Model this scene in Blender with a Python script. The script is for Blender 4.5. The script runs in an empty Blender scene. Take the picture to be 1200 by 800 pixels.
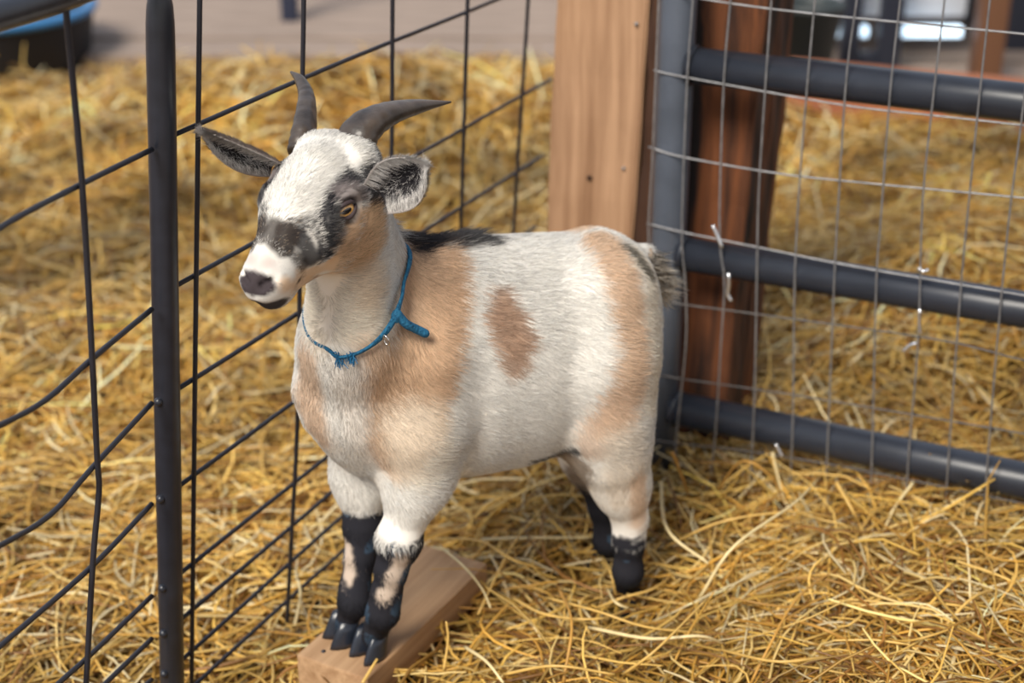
import bpy, bmesh, math, random
import numpy as np
from mathutils import Vector, Matrix
from mathutils.bvhtree import BVHTree

rng = np.random.default_rng(7)
random.seed(7)
scene = bpy.context.scene
COL = scene.collection

# ------------------------------------------------------------------ camera
FPX, PITCH, CAMZ = 1800.0, math.radians(24.3), 1.0
cam_data = bpy.data.cameras.new('camera')
cam = bpy.data.objects.new('camera', cam_data)
COL.objects.link(cam)
cam.location = (0, 0, CAMZ)
cam.rotation_euler = (math.radians(90) - PITCH, 0, 0)
cam_data.sensor_width = 36.0
cam_data.lens = 36.0 * FPX / 1200.0
cam_data.clip_start = 0.05
cam_data.clip_end = 200
cam_data.dof.use_dof = True
cam_data.dof.focus_distance = 1.36
cam_data.dof.aperture_fstop = 3.8
scene.camera = cam

# ------------------------------------------------------------------ light
world = bpy.data.worlds.new('world')
scene.world = world
world.use_nodes = True
wn = world.node_tree
bg = wn.nodes['Background']
geo = wn.nodes.new('ShaderNodeTexCoord')
sep = wn.nodes.new('ShaderNodeSeparateXYZ')
rmp = wn.nodes.new('ShaderNodeValToRGB')
wn.links.new(geo.outputs['Generated'], sep.inputs[0])
wn.links.new(sep.outputs['Z'], rmp.inputs['Fac'])
rmp.color_ramp.elements[0].position = 0.0
rmp.color_ramp.elements[0].color = (0.95, 0.93, 0.90, 1)
rmp.color_ramp.elements[1].position = 0.6
rmp.color_ramp.elements[1].color = (0.62, 0.72, 0.92, 1)
wn.links.new(rmp.outputs['Color'], bg.inputs['Color'])
bg.inputs['Strength'].default_value = 0.62

sun_data = bpy.data.lights.new('sun', 'SUN')
sun_data.energy = 3.3
sun_data.angle = math.radians(24)
sun_data.color = (1.0, 0.93, 0.82)
sun = bpy.data.objects.new('sun', sun_data)
COL.objects.link(sun)
sun_dir = Vector((0.40, 0.78, -0.92))          # travels to the right, away from the camera, down
sun.rotation_euler = sun_dir.to_track_quat('-Z', 'Y').to_euler()

scene.view_settings.view_transform = 'Standard'
scene.view_settings.look = 'None'
scene.view_settings.gamma = 1.0
scene.view_settings.use_curve_mapping = False
scene.view_settings.exposure = 0.48

# ------------------------------------------------------------------ projection helpers
CP, SP = math.cos(PITCH), math.sin(PITCH)
CAM = np.array([0, 0, CAMZ])
FV, UV, RV = np.array([0, CP, -SP]), np.array([0, SP, CP]), np.array([1.0, 0, 0])

def ray(u, v):
    return FV + RV * (u - 600) / FPX - UV * (v - 400) / FPX
def at_depth(u, v, d):
    return CAM + ray(u, v) * d
def at_z(u, v, z=0.0):
    r = ray(u, v)
    return CAM + r * ((z - CAMZ) / r[2])
def at_plane(u, v, P0, n):
    r = ray(u, v)
    return CAM + r * (((P0 - CAM) @ n) / (r @ n))
def unit(v):
    v = np.asarray(v, float)
    return v / np.linalg.norm(v)

# ------------------------------------------------------------------ object helpers
def link(name, data, parent=None, label=None, cat=None, group=None, kind=None, loc=None):
    o = bpy.data.objects.new(name, data)
    COL.objects.link(o)
    if parent is not None:
        o.parent = parent
    if loc is not None:
        o.location = loc
    if label: o['label'] = label
    if cat: o['category'] = cat
    if group: o['group'] = group
    if kind: o['kind'] = kind
    return o

def empty(name, loc, rz=0.0, **k):
    o = link(name, None, loc=loc, **k)
    o.empty_display_size = 0.05
    o.rotation_euler = (0, 0, rz)
    return o

def mesh_np(name, verts, faces, mat=None, smooth=True, cols=None, quads=True):
    me = bpy.data.meshes.new(name)
    verts = np.asarray(verts, np.float32); faces = np.asarray(faces, np.int32)
    n, k = faces.shape
    me.vertices.add(len(verts)); me.vertices.foreach_set('co', verts.ravel())
    me.loops.add(n * k); me.loops.foreach_set('vertex_index', faces.ravel())
    me.polygons.add(n)
    me.polygons.foreach_set('loop_start', np.arange(0, n * k, k, dtype=np.int32))
    me.polygons.foreach_set('loop_total', np.full(n, k, np.int32))
    me.polygons.foreach_set('use_smooth', np.full(n, smooth, bool))
    me.update(calc_edges=True)
    if cols is not None:
        a = me.attributes.new('col', 'FLOAT_COLOR', 'POINT')
        c = np.ones((len(verts), 4), np.float32); c[:, :3] = cols
        a.data.foreach_set('color', c.ravel())
    if mat: me.materials.append(mat)
    return me

def from_bm(name, bm, mat=None, smooth=True):
    bmesh.ops.recalc_face_normals(bm, faces=bm.faces[:])
    me = bpy.data.meshes.new(name)
    bm.to_mesh(me); bm.free()
    for p in me.polygons: p.use_smooth = smooth
    if mat: me.materials.append(mat)
    return me

def sweep(points, radii, sides=10, cap=True, flat=None, name='tube', mat=None, twist=None, phase=0.0):
    """tube along a polyline; flat=(axis vector, ratio) squashes it along that axis"""
    P = np.asarray(points, float); n = len(P)
    r = np.broadcast_to(np.asarray(radii, float), (n,)) if np.ndim(radii) <= 1 else radii
    T = np.gradient(P, axis=0); T /= np.linalg.norm(T, axis=1)[:, None]
    ref = np.array([0, 0, 1.0]) if abs(T[0][2]) < 0.9 else np.array([1.0, 0, 0])
    if flat is not None: ref = unit(flat[0])
    bm = bmesh.new(); rings = []
    a = unit(np.cross(T[0], ref))
    for i in range(n):
        if flat is not None:
            a = np.cross(T[i], ref)
            a = unit(a)
        else:
            a = unit(a - T[i] * (a @ T[i]))
        b = np.cross(T[i], a)
        k = flat[1] if flat is not None else 1.0
        ring = []
        for s in range(sides):
            t = 2 * math.pi * s / sides + phase
            ring.append(bm.verts.new(P[i] + r[i] * (math.cos(t) * a + k * math.sin(t) * b)))
        rings.append(ring)
    for i in range(n - 1):
        for s in range(sides):
            bm.faces.new((rings[i][s], rings[i][(s + 1) % sides], rings[i + 1][(s + 1) % sides], rings[i + 1][s]))
    if cap:
        bm.faces.new(rings[0][::-1]); bm.faces.new(rings[-1])
    return from_bm(name, bm, mat)

def smooth_path(pts, n=24):
    """Catmull-Rom through the points"""
    P = np.asarray(pts, float)
    P = np.vstack([2 * P[0] - P[1], P, 2 * P[-1] - P[-2]])
    out = []
    m = len(P) - 3
    for k in range(n + 1):
        s = k / n * m; i = min(int(s), m - 1); t = s - i
        a, b, c, d = P[i:i + 4]
        out.append(0.5 * ((2 * b) + (c - a) * t + (2 * a - 5 * b + 4 * c - d) * t * t + (3 * b - a - 3 * c + d) * t ** 3))
    return np.array(out)

def box_bm(bm, x0, x1, y0, y1, z0, z1, M=None, bev=0.0):
    vs = [bm.verts.new((x, y, z)) for x in (x0, x1) for y in (y0, y1) for z in (z0, z1)]
    f = [(0, 1, 3, 2), (4, 6, 7, 5), (0, 4, 5, 1), (2, 3, 7, 6), (0, 2, 6, 4), (1, 5, 7, 3)]
    fs = [bm.faces.new([vs[i] for i in q]) for q in f]
    if bev:
        es = list({e for q in fs for e in q.edges})
        r = bmesh.ops.bevel(bm, geom=es, offset=bev, segments=2, affect='EDGES', profile=0.7)
    if M is not None:
        bmesh.ops.transform(bm, matrix=M, verts=bm.verts[:])
    return bm

# ------------------------------------------------------------------ materials
def new_mat(name):
    m = bpy.data.materials.new(name); m.use_nodes = True
    return m, m.node_tree, m.node_tree.nodes['Principled BSDF']

def plain(name, col, rough=0.5, metal=0.0, spec=0.5, noise=0.0, nscale=30.0, bump=0.0, coord='Object', stretch=(1, 1, 1), col2=None):
    m, nt, b = new_mat(name)
    b.inputs['Base Color'].default_value = (*col, 1)
    b.inputs['Roughness'].default_value = rough
    b.inputs['Metallic'].default_value = metal
    b.inputs['Specular IOR Level'].default_value = spec
    if noise or bump or col2:
        tc = nt.nodes.new('ShaderNodeTexCoord'); mp = nt.nodes.new('ShaderNodeMapping')
        mp.inputs['Scale'].default_value = stretch
        nz = nt.nodes.new('ShaderNodeTexNoise'); nz.inputs['Scale'].default_value = nscale
        nz.inputs['Detail'].default_value = 5
        nt.links.new(tc.outputs[coord], mp.inputs[0]); nt.links.new(mp.outputs[0], nz.inputs['Vector'])
        if noise or col2:
            r = nt.nodes.new('ShaderNodeValToRGB')
            c2 = col2 if col2 else tuple(c * (1 - noise) for c in col)
            r.color_ramp.elements[0].position = 0.32; r.color_ramp.elements[0].color = (*c2, 1)
            r.color_ramp.elements[1].position = 0.66; r.color_ramp.elements[1].color = (*col, 1)
            nt.links.new(nz.outputs['Fac'], r.inputs[0]); nt.links.new(r.outputs[0], b.inputs['Base Color'])
        if bump:
            bp = nt.nodes.new('ShaderNodeBump'); bp.inputs['Strength'].default_value = bump; bp.inputs['Distance'].default_value = 0.002
            nt.links.new(nz.outputs['Fac'], bp.inputs['Height']); nt.links.new(bp.outputs[0], b.inputs['Normal'])
    return m

def wood(name, light, dark, knot, rough=0.75, grain=(60, 60, 2.2), ringscale=1.0, contrast=(0.3, 0.7)):
    """long grain along local Z, knots, saw relief"""
    m, nt, b = new_mat(name)
    L = nt.links.new
    tc = nt.nodes.new('ShaderNodeTexCoord')
    mp = nt.nodes.new('ShaderNodeMapping'); mp.inputs['Scale'].default_value = grain
    n0 = nt.nodes.new('ShaderNodeTexNoise'); n0.inputs['Scale'].default_value = 3.0
    mixv = nt.nodes.new('ShaderNodeVectorMath'); mixv.operation = 'MULTIPLY_ADD'
    mixv.inputs[1].default_value = (0.02, 0.02, 0.02)
    L(tc.outputs['Object'], n0.inputs['Vector']); L(n0.outputs['Color'], mixv.inputs[0]); L(tc.outputs['Object'], mixv.inputs[2])
    L(mixv.outputs[0], mp.inputs[0])
    n1 = nt.nodes.new('ShaderNodeTexNoise'); n1.inputs['Scale'].default_value = 1.0 * ringscale; n1.inputs['Detail'].default_value = 8; n1.inputs['Roughness'].default_value = 0.65
    L(mp.outputs[0], n1.inputs['Vector'])
    r = nt.nodes.new('ShaderNodeValToRGB')
    r.color_ramp.elements[0].position = contrast[0]; r.color_ramp.elements[0].color = (*dark, 1)
    r.color_ramp.elements[1].position = contrast[1]; r.color_ramp.elements[1].color = (*light, 1)
    L(n1.outputs['Fac'], r.inputs[0])
    n2 = nt.nodes.new('ShaderNodeTexNoise'); n2.inputs['Scale'].default_value = 9.0; n2.inputs['Detail'].default_value = 3
    mp2 = nt.nodes.new('ShaderNodeMapping'); mp2.inputs['Scale'].default_value = (1, 1, .35)
    L(tc.outputs['Object'], mp2.inputs[0]); L(mp2.outputs[0], n2.inputs['Vector'])
    r2 = nt.nodes.new('ShaderNodeValToRGB')
    r2.color_ramp.elements[0].position = 0.62; r2.color_ramp.elements[0].color = (0, 0, 0, 1)
    r2.color_ramp.elements[1].position = 0.80; r2.color_ramp.elements[1].color = (1, 1, 1, 1)
    L(n2.outputs['Fac'], r2.inputs[0])
    mx = nt.nodes.new('ShaderNodeMixRGB'); mx.inputs['Color2'].default_value = (*knot, 1)
    L(r2.outputs[0], mx.inputs['Fac']); L(r.outputs[0], mx.inputs['Color1'])
    L(mx.outputs[0], b.inputs['Base Color'])
    bp = nt.nodes.new('ShaderNodeBump'); bp.inputs['Strength'].default_value = 0.5; bp.inputs['Distance'].default_value = 0.0015
    L(n1.outputs['Fac'], bp.inputs['Height']); L(bp.outputs[0], b.inputs['Normal'])
    b.inputs['Roughness'].default_value = rough
    b.inputs['Specular IOR Level'].default_value = 0.25
    return m

def attr_mat(name, rough, spec=0.3, gain=1.0, normal_attr=None, transl=0.0, jitter=0.0):
    m, nt, b = new_mat(name)
    a = nt.nodes.new('ShaderNodeAttribute'); a.attribute_name = 'col'
    nt.links.new(a.outputs['Color'], b.inputs['Base Color'])
    b.inputs['Roughness'].default_value = rough
    b.inputs['Specular IOR Level'].default_value = spec
    if normal_attr:
        na = nt.nodes.new('ShaderNodeAttribute'); na.attribute_name = normal_attr
        vt = nt.nodes.new('ShaderNodeVectorTransform'); vt.vector_type = 'NORMAL'
        vt.convert_from = 'OBJECT'; vt.convert_to = 'WORLD'
        g = nt.nodes.new('ShaderNodeNewGeometry')
        ad = nt.nodes.new('ShaderNodeVectorMath'); ad.operation = 'MULTIPLY_ADD'
        ad.inputs[1].default_value = (1.6, 1.6, 1.6)
        nm = nt.nodes.new('ShaderNodeVectorMath'); nm.operation = 'NORMALIZE'
        nt.links.new(na.outputs['Vector'], vt.inputs[0])
        nt.links.new(vt.outputs[0], ad.inputs[0]); nt.links.new(g.outputs['Normal'], ad.inputs[2])
        nt.links.new(ad.outputs[0], nm.inputs[0]); nt.links.new(nm.outputs[0], b.inputs['Normal'])
    return m

M_PAINT = plain('dark_powder_coat', (0.020, 0.023, 0.034), 0.33, 0.0, 0.6, noise=0.3, nscale=60, bump=0.15)
M_WIREDK = plain('dark_wire', (0.024, 0.024, 0.032), 0.4, 0.1, 0.5)
M_GATE_UP = plain('lit_blue_grey_tube_paint', (0.085, 0.100, 0.130), 0.42, 0.0, 0.5, noise=0.25, nscale=25, bump=0.15)  # same paint as the rails, lightened in colour as if better lit
M_GALV_DULL = plain('dull_grey_wire', (0.16, 0.15, 0.145), 0.6, 0.4, 0.4, noise=0.35, nscale=80)  # darker wire for the lower rows of the gate mesh
M_GATE = plain('blue_grey_tube_paint', (0.027, 0.032, 0.045), 0.36, 0.0, 0.5, noise=0.25, nscale=25, bump=0.15)
M_GALV = plain('galvanised_wire', (0.34, 0.34, 0.35), 0.45, 0.6, 0.5, noise=0.35, nscale=80)
M_TIE = plain('shiny_tie_wire', (0.85, 0.87, 0.9), 0.25, 0.9, 0.6)
M_LWOOD = wood('pale_rough_timber', (0.44, 0.265, 0.155), (0.22, 0.115, 0.060), (0.26, 0.11, 0.05), grain=(55, 55, 1.6), contrast=(0.28, 0.6))
M_DWOOD = wood('dark_stained_timber', (0.19, 0.066, 0.025), (0.012, 0.009, 0.009), (0.34, 0.12, 0.035), grain=(34, 34, 1.6), contrast=(0.42, 0.66))
M_SIDEWOOD = wood('shaded_bark_edge', (0.10, 0.045, 0.022), (0.018, 0.010, 0.010), (0.33, 0.14, 0.05), grain=(45, 45, 2.0), contrast=(0.4, 0.7))  # bark side of the pale post, darkened as turned from the light
M_BOARD = wood('worn_pine_board', (0.52, 0.330, 0.185), (0.30, 0.165, 0.080), (0.22, 0.10, 0.05), grain=(60, 60, 1.4), contrast=(0.3, 0.62))
M_DIRT = plain('barn_dirt', (0.28, 0.21, 0.165), 0.95, 0, 0.1, nscale=1.6, col2=(0.22, 0.16, 0.12), bump=0.4)
M_AISLE = plain('pale_aisle_boards', (0.33, 0.255, 0.205), 0.9, 0, 0.15, nscale=6, noise=0.3, stretch=(1, 8, 1))
M_STRAWBASE = attr_mat('matted_straw', 0.9, 0.1)
M_STRAW = attr_mat('straw_stalks', 0.42, 0.45)
M_FUR = attr_mat('goat_hair', 0.62, 0.12, normal_attr='nrm')
M_SKIN = attr_mat('goat_coat_base', 0.85, 0.1)
M_HORN = plain('grey_brown_horn', (0.085, 0.066, 0.054), 0.36, 0, 0.5, nscale=45, noise=0.75, bump=0.9)
M_HOOF = plain('black_hoof', (0.020, 0.026, 0.040), 0.30, 0, 0.6, noise=0.3, nscale=60, bump=0.3)
M_NOSE = plain('dark_grey_nose_skin', (0.045, 0.036, 0.042), 0.42, 0, 0.5, noise=0.4, nscale=200, bump=0.4)
M_LID = plain('dark_eyelid_skin', (0.05, 0.034, 0.036), 0.5, 0, 0.4)
M_COLLAR = plain('blue_woven_nylon', (0.008, 0.075, 0.165), 0.75, 0, 0.3, nscale=420, col2=(0.03, 0.19, 0.34), bump=0.8)
M_BLUECAP = plain('frayed_blue_nylon', (0.03, 0.19, 0.38), 0.8, 0, 0.2, nscale=300, noise=0.4, bump=0.6)
M_RING = plain('steel_ring', (0.7, 0.66, 0.62), 0.25, 0.95)

SHADE_ROOF_X = -0.12
# ------------------------------------------------------------------ terrain
def vnoise(x, y, f, seed=0.0):
    """cheap smooth value noise from sines, -1..1"""
    x = x * f; y = y * f
    return (np.sin(x * 1.7 + 1.3 * np.sin(y * 1.1 + seed) + seed * 2.1) * np.sin(y * 1.9 + 1.2 * np.sin(x * 1.3 - seed) + seed)
            + 0.5 * np.sin(x * 3.9 + y * 2.7 + seed * 3) * np.sin(y * 4.3 - x * 1.9 + seed * 5)) / 1.5

FX, FY = -0.310, 1.38                       # a point of the wire fence at ground level
FAZ = math.radians(26.0)
FD = np.array([math.sin(FAZ), math.cos(FAZ), 0])
FN = np.array([math.cos(FAZ), -math.sin(FAZ), 0])
GD = np.array([0.901, -0.434, 0]); GD /= np.linalg.norm(GD)     # along the gate
GB = np.array([-GD[1], GD[0], 0])                               # away from the camera
GP = np.array([0.192, 1.772, 0])                                # gate hinge upright

def sstep(a, b, x):
    t = np.clip((x - a) / (b - a), 0, 1)
    return t * t * (3 - 2 * t)

def ground_z(x, y):
    x = np.asarray(x, float); y = np.asarray(y, float)
    f = (x - FX) * FN[0] + (y - FY) * FN[1]                     # >0 on the goat's side of the fence
    base = -0.052 + 0.042 * sstep(0.0, 0.20, f)
    gb = (x - GP[0]) * GB[0] + (y - GP[1]) * GB[1]              # >0 beyond the gate
    ga = (x - GP[0]) * GD[0] + (y - GP[1]) * GD[1]
    pile = 0.034 * sstep(0.10, 0.45, ga) * sstep(-0.65, -0.25, gb) * sstep(0.25, -0.05, gb)
    fore = 0.022 * sstep(0.18, 0.40, x) * sstep(1.75, 1.45, y)
    back = 0.10 * sstep(0.10, 0.60, gb) * sstep(0.02, 0.35, ga + 0.1) * sstep(1.45, 0.9, gb)
    far = 0.04 * vnoise(x, y, 2.2, 1.0) * sstep(1.6, 2.4, y) * sstep(3.9, 3.3, y)
    heap = 0.12 * np.exp(-((x + 0.35) ** 2 / 0.9 + (y - 3.5) ** 2 / 0.10))
    lf = 0.25 + 0.75 * sstep(-1.05, -0.65, x); far = far * lf; heap = heap * lf
    small = 0.010 * vnoise(x, y, 9.0, 2.0) + 0.006 * vnoise(x, y, 23.0, 4.0)
    well = -0.022 * np.exp(-(((x - 0.11) ** 2 + (y - 1.47) ** 2) / 0.012))
    return base + pile + fore + back + far + heap + small + well

# dirt ground far and wide
bm = bmesh.new(); box_bm(bm, -14, 14, -2, 26, -0.35, -0.075)
link('floor', from_bm('floor', bm, M_DIRT, False), kind='structure')

# unseen roof added to shade the right-hand pens; the left side stays open
bm = bmesh.new(); box_bm(bm, SHADE_ROOF_X, 7.0, -3.5, 1.6, 2.60, 2.66)
link('shade_roof', from_bm('shade_roof', bm, plain('shade_roof_boards', (0.20, 0.12, 0.08), 0.85, noise=.3, nscale=3), False), kind='structure')

# straw base sheet (rolling matted layer)
nx, ny = 200, 220
gx = np.linspace(-2.4, 2.8, nx); gy = np.linspace(0.6, 4.35, ny)
X, Y = np.meshgrid(gx, gy)
Z = ground_z(X, Y) - 0.012
edge = sstep(4.35, 3.95, Y)
KQ0, KQ1 = at_z(928, 133, 0.02), at_z(1260, 166, 0.02)
KN = unit(np.array([-(KQ1 - KQ0)[1], (KQ1 - KQ0)[0], 0]))
def beyond_kick(x, y): return ((x - KQ0[0]) * KN[0] + (y - KQ0[1]) * KN[1] > 0.0) & (x > KQ0[0] - .05)
edge = edge * (1 - beyond_kick(X, Y))
Z = Z * edge + (-0.09) * (1 - edge)
V = np.stack([X, Y, Z], -1).reshape(-1, 3)
idx = np.arange(nx * ny).reshape(ny, nx)
Q = np.stack([idx[:-1, :-1], idx[:-1, 1:], idx[1:, 1:], idx[1:, :-1]], -1).reshape(-1, 4)
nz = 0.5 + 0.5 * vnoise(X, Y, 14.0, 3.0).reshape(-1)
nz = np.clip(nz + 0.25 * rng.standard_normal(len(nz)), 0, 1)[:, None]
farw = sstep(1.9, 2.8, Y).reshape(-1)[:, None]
cbase = np.array([0.050, 0.028, 0.014]) * (1 - nz) + np.array([0.15, 0.085, 0.030]) * nz  # near base darkened so the gaps between stalks read as deep shade
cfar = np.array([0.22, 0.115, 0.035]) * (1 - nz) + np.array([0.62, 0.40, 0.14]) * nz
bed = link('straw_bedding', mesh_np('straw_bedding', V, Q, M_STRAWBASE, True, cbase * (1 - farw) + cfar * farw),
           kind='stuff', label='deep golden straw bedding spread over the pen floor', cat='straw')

TUBC = at_z(-45, 106, -0.07) + np.array([0, .29, 0])
STRAW_COLS = np.array([[0.74, 0.46, 0.11], [0.84, 0.56, 0.16], [0.90, 0.67, 0.27], [0.92, 0.78, 0.48],
                       [0.56, 0.30, 0.055], [0.30, 0.14, 0.03], [0.70, 0.40, 0.075], [0.80, 0.52, 0.12]])

# footprint of the board the goat stands on
BA, BB, BC = at_z(344, 774, .04), at_z(431, 796, .04), at_z(571, 660, .04)
BDIR = unit((BC - BB) * [1, 1, 0]); BWID = unit(np.cross(BDIR, [0, 0, 1.0]))
BLEN = float(np.linalg.norm(BC - BB)); BW = 0.089
def in_board(x, y, m=0.0):
    px, py = x - BB[0], y - BB[1]
    s = px * BDIR[0] + py * BDIR[1]; w = -(px * BWID[0] + py * BWID[1])
    return (s > -m) & (s < BLEN + m) & (w > -m) & (w < BW + m)

def strand_arrays(x, y, length, rad, lift, seg, sides, tiltsd, bend, zmode=None, az=None):
    n = len(x)
    az = rng.uniform(0, 2 * math.pi, n) if az is None else az
    tilt = rng.normal(0, tiltsd, n)
    t = np.linspace(-0.5, 0.5, seg + 1)[None, :]
    L = length[:, None]
    cx = np.cos(az)[:, None]; sy = np.sin(az)[:, None]
    curv = rng.normal(0, bend, n)[:, None]; curv2 = rng.normal(0, bend * 0.7, n)[:, None]
    kink = (rng.random(n) < 0.35)[:, None] * rng.normal(0, 0.5, n)[:, None]
    kp = rng.uniform(-0.25, 0.25, n)[:, None]
    s = t * L
    side = curv * L * (t * t * 4) * 0.25 + kink * L * np.maximum(t - kp, 0)
    zz = np.sin(tilt)[:, None] * s - np.abs(curv2) * L * (t * t) * 0.9
    px = x[:, None] + cx * s - sy * side
    py = y[:, None] + sy * s + cx * side
    hz = ground_z(px, py)
    pz = hz * 0.6 + ground_z(x, y)[:, None] * 0.4 + lift[:, None] + zz
    pz = np.maximum(pz, hz - 0.006)
    P = np.stack([px, py, pz], -1)
    T = np.gradient(P, axis=1); T /= np.linalg.norm(T, axis=2, keepdims=True) + 1e-9
    up = np.array([0.03, 0.02, 1.0]); up /= np.linalg.norm(up)
    A = np.cross(T, up); A /= np.linalg.norm(A, axis=2, keepdims=True) + 1e-9
    B = np.cross(A, T)
    fl = rng.uniform(0.35, 1.0, n)[:, None, None]
    tp = (1 - 0.35 * np.abs(t * 2) ** 3)[:, :, None]
    rr = rad[:, None, None] * tp
    rings = []
    for k in range(sides):
        a = 2 * math.pi * k / sides + 0.6
        rings.append(P + rr * (math.cos(a) * A + fl * math.sin(a) * B))
    V = np.stack(rings, 2)                                     # n, seg+1, sides, 3
    base = (np.arange(n) * (seg + 1) * sides)[:, None, None]
    i = np.arange(seg)[None, :, None]; k = np.arange(sides)[None, None, :]
    k2 = (k + 1) % sides
    f = np.stack([base + i * sides + k, base + i * sides + k2, base + (i + 1) * sides + k2, base + (i + 1) * sides + k], -1)
    return V.reshape(-1, 3), f.reshape(-1, 4), (seg + 1) * sides

def straw_cloud(name, n, xr, yr, lens, rads, lifts, seg, sides, tiltsd, bend, reject=None, parent=bed, bright=1.0):
    yy = rng.uniform(*yr, n); xx = rng.uniform(-1, 1, n)
    half = 0.12 + 0.37 * yy
    x = xx * half; y = yy
    x = np.where(x < xr[0], rng.uniform(*xr, n), x)
    keep = (x > xr[0]) & (x < xr[1]) & ~beyond_kick(x, y)
    keep &= (x - TUBC[0]) ** 2 + (y - TUBC[1]) ** 2 > .46 ** 2
    if reject is not None: keep &= ~reject(x, y)
    x, y = x[keep], y[keep]; n = len(x)
    L = rng.uniform(*lens, n) * rng.uniform(0.6, 1.0, n); R = rng.uniform(*rads, n)
    lift = rng.uniform(0, 1, n) ** 1.6 * lifts
    V, F, per = strand_arrays(x, y, L, R, lift, seg, sides, tiltsd, bend)
    c = STRAW_COLS[rng.integers(0, len(STRAW_COLS), n)]
    c = c * rng.uniform(0.62, 1.22, (n, 1)) * bright * np.array([1.0, .97, .90])
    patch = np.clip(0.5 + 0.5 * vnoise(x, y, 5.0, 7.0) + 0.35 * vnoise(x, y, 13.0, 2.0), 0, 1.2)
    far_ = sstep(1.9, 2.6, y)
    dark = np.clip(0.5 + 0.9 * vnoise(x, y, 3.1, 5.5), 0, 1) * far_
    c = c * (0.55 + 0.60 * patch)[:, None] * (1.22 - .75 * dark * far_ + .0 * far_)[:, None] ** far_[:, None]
    # stalks low in the bed are darker and browner
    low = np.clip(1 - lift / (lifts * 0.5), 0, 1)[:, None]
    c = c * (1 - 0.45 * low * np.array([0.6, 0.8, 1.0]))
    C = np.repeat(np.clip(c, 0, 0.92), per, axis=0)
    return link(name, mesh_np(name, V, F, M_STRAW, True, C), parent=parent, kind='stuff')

def near_goat_reject(x, y):
    r = in_board(x, y, 0.006)
    r |= ((x - 0.128) ** 2 + (y - 1.435) ** 2) < 0.040 ** 2
    r |= ((x - 0.06) ** 2 + (y - 1.545) ** 2) < 0.040 ** 2
    return r

straw_cloud('loose_straw', 10000, (-0.9, 1.0), (1.12, 2.05), (0.07, 0.26), (0.0011, 0.0023), 0.034, 5, 4, 0.14, 0.55, near_goat_reject, bright=.97)
straw_cloud('loose_straw', 5000, (-0.9, 1.0), (1.12, 2.05), (0.02, 0.09), (0.0006, 0.0016), 0.012, 3, 4, 0.22, 0.4, near_goat_reject, bright=.8)
straw_cloud('distant_straw', 17000, (-1.6, 1.8), (2.0, 3.0), (0.06, 0.24), (0.0014, 0.0028), 0.045, 4, 3, 0.25, 0.7, bright=1.08)
straw_cloud('distant_straw', 15000, (-1.9, 2.1), (2.9, 4.05), (0.08, 0.26), (0.0022, 0.0040), 0.055, 3, 3, 0.28, 0.7, bright=1.12)

def fluff_reject(x, y):
    ga = (x - GP[0]) * GD[0] + (y - GP[1]) * GD[1]; gb = (x - GP[0]) * GB[0] + (y - GP[1]) * GB[1]
    return near_goat_reject(x, y) | (x < 0.02) | (gb > 0.25) | in_board(x, y, 0.03)
straw_cloud('loose_straw', 6500, (-0.02, 1.0), (1.15, 2.0), (0.08, 0.26), (0.0010, 0.0020), 0.060, 6, 4, 0.30, 0.8, fluff_reject, bright=.98)

# ------------------------------------------------------------------ board under the front hooves
bm = bmesh.new()
box_bm(bm, 0, BW, 0, BLEN, 0, 0.038, bev=0.0025)
bo = Matrix(((-BWID[0], BDIR[0], 0, BB[0]), (-BWID[1], BDIR[1], 0, BB[1]), (0, 0, 1, 0.002), (0, 0, 0, 1)))
# grain runs along local Z of the material, so build the board standing and lay it down
me = from_bm('wooden_board', bm, M_BOARD, False)
R90 = Matrix.Rotation(math.radians(90), 4, 'X')               # y -> z
me.transform(R90)
board = link('wooden_board', me, label='short worn pine board under the front hooves of the goat', cat='board')
board.matrix_world = bo @ R90.inverted()
bm = bmesh.new()
bmesh.ops.create_cone(bm, cap_ends=True, segments=10, radius1=0.0022, radius2=0.0022, depth=0.0016)
nh = link('nail_head', from_bm('nail_head', bm, M_PAINT), parent=board)
p = at_z(379, 763, 0.0405)
nh.matrix_world = Matrix.Translation(Vector(p))
nh.matrix_parent_inverse = Matrix.Identity(4)
nh.matrix_basis = board.matrix_world.inverted() @ Matrix.Translation(Vector(p))

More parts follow.
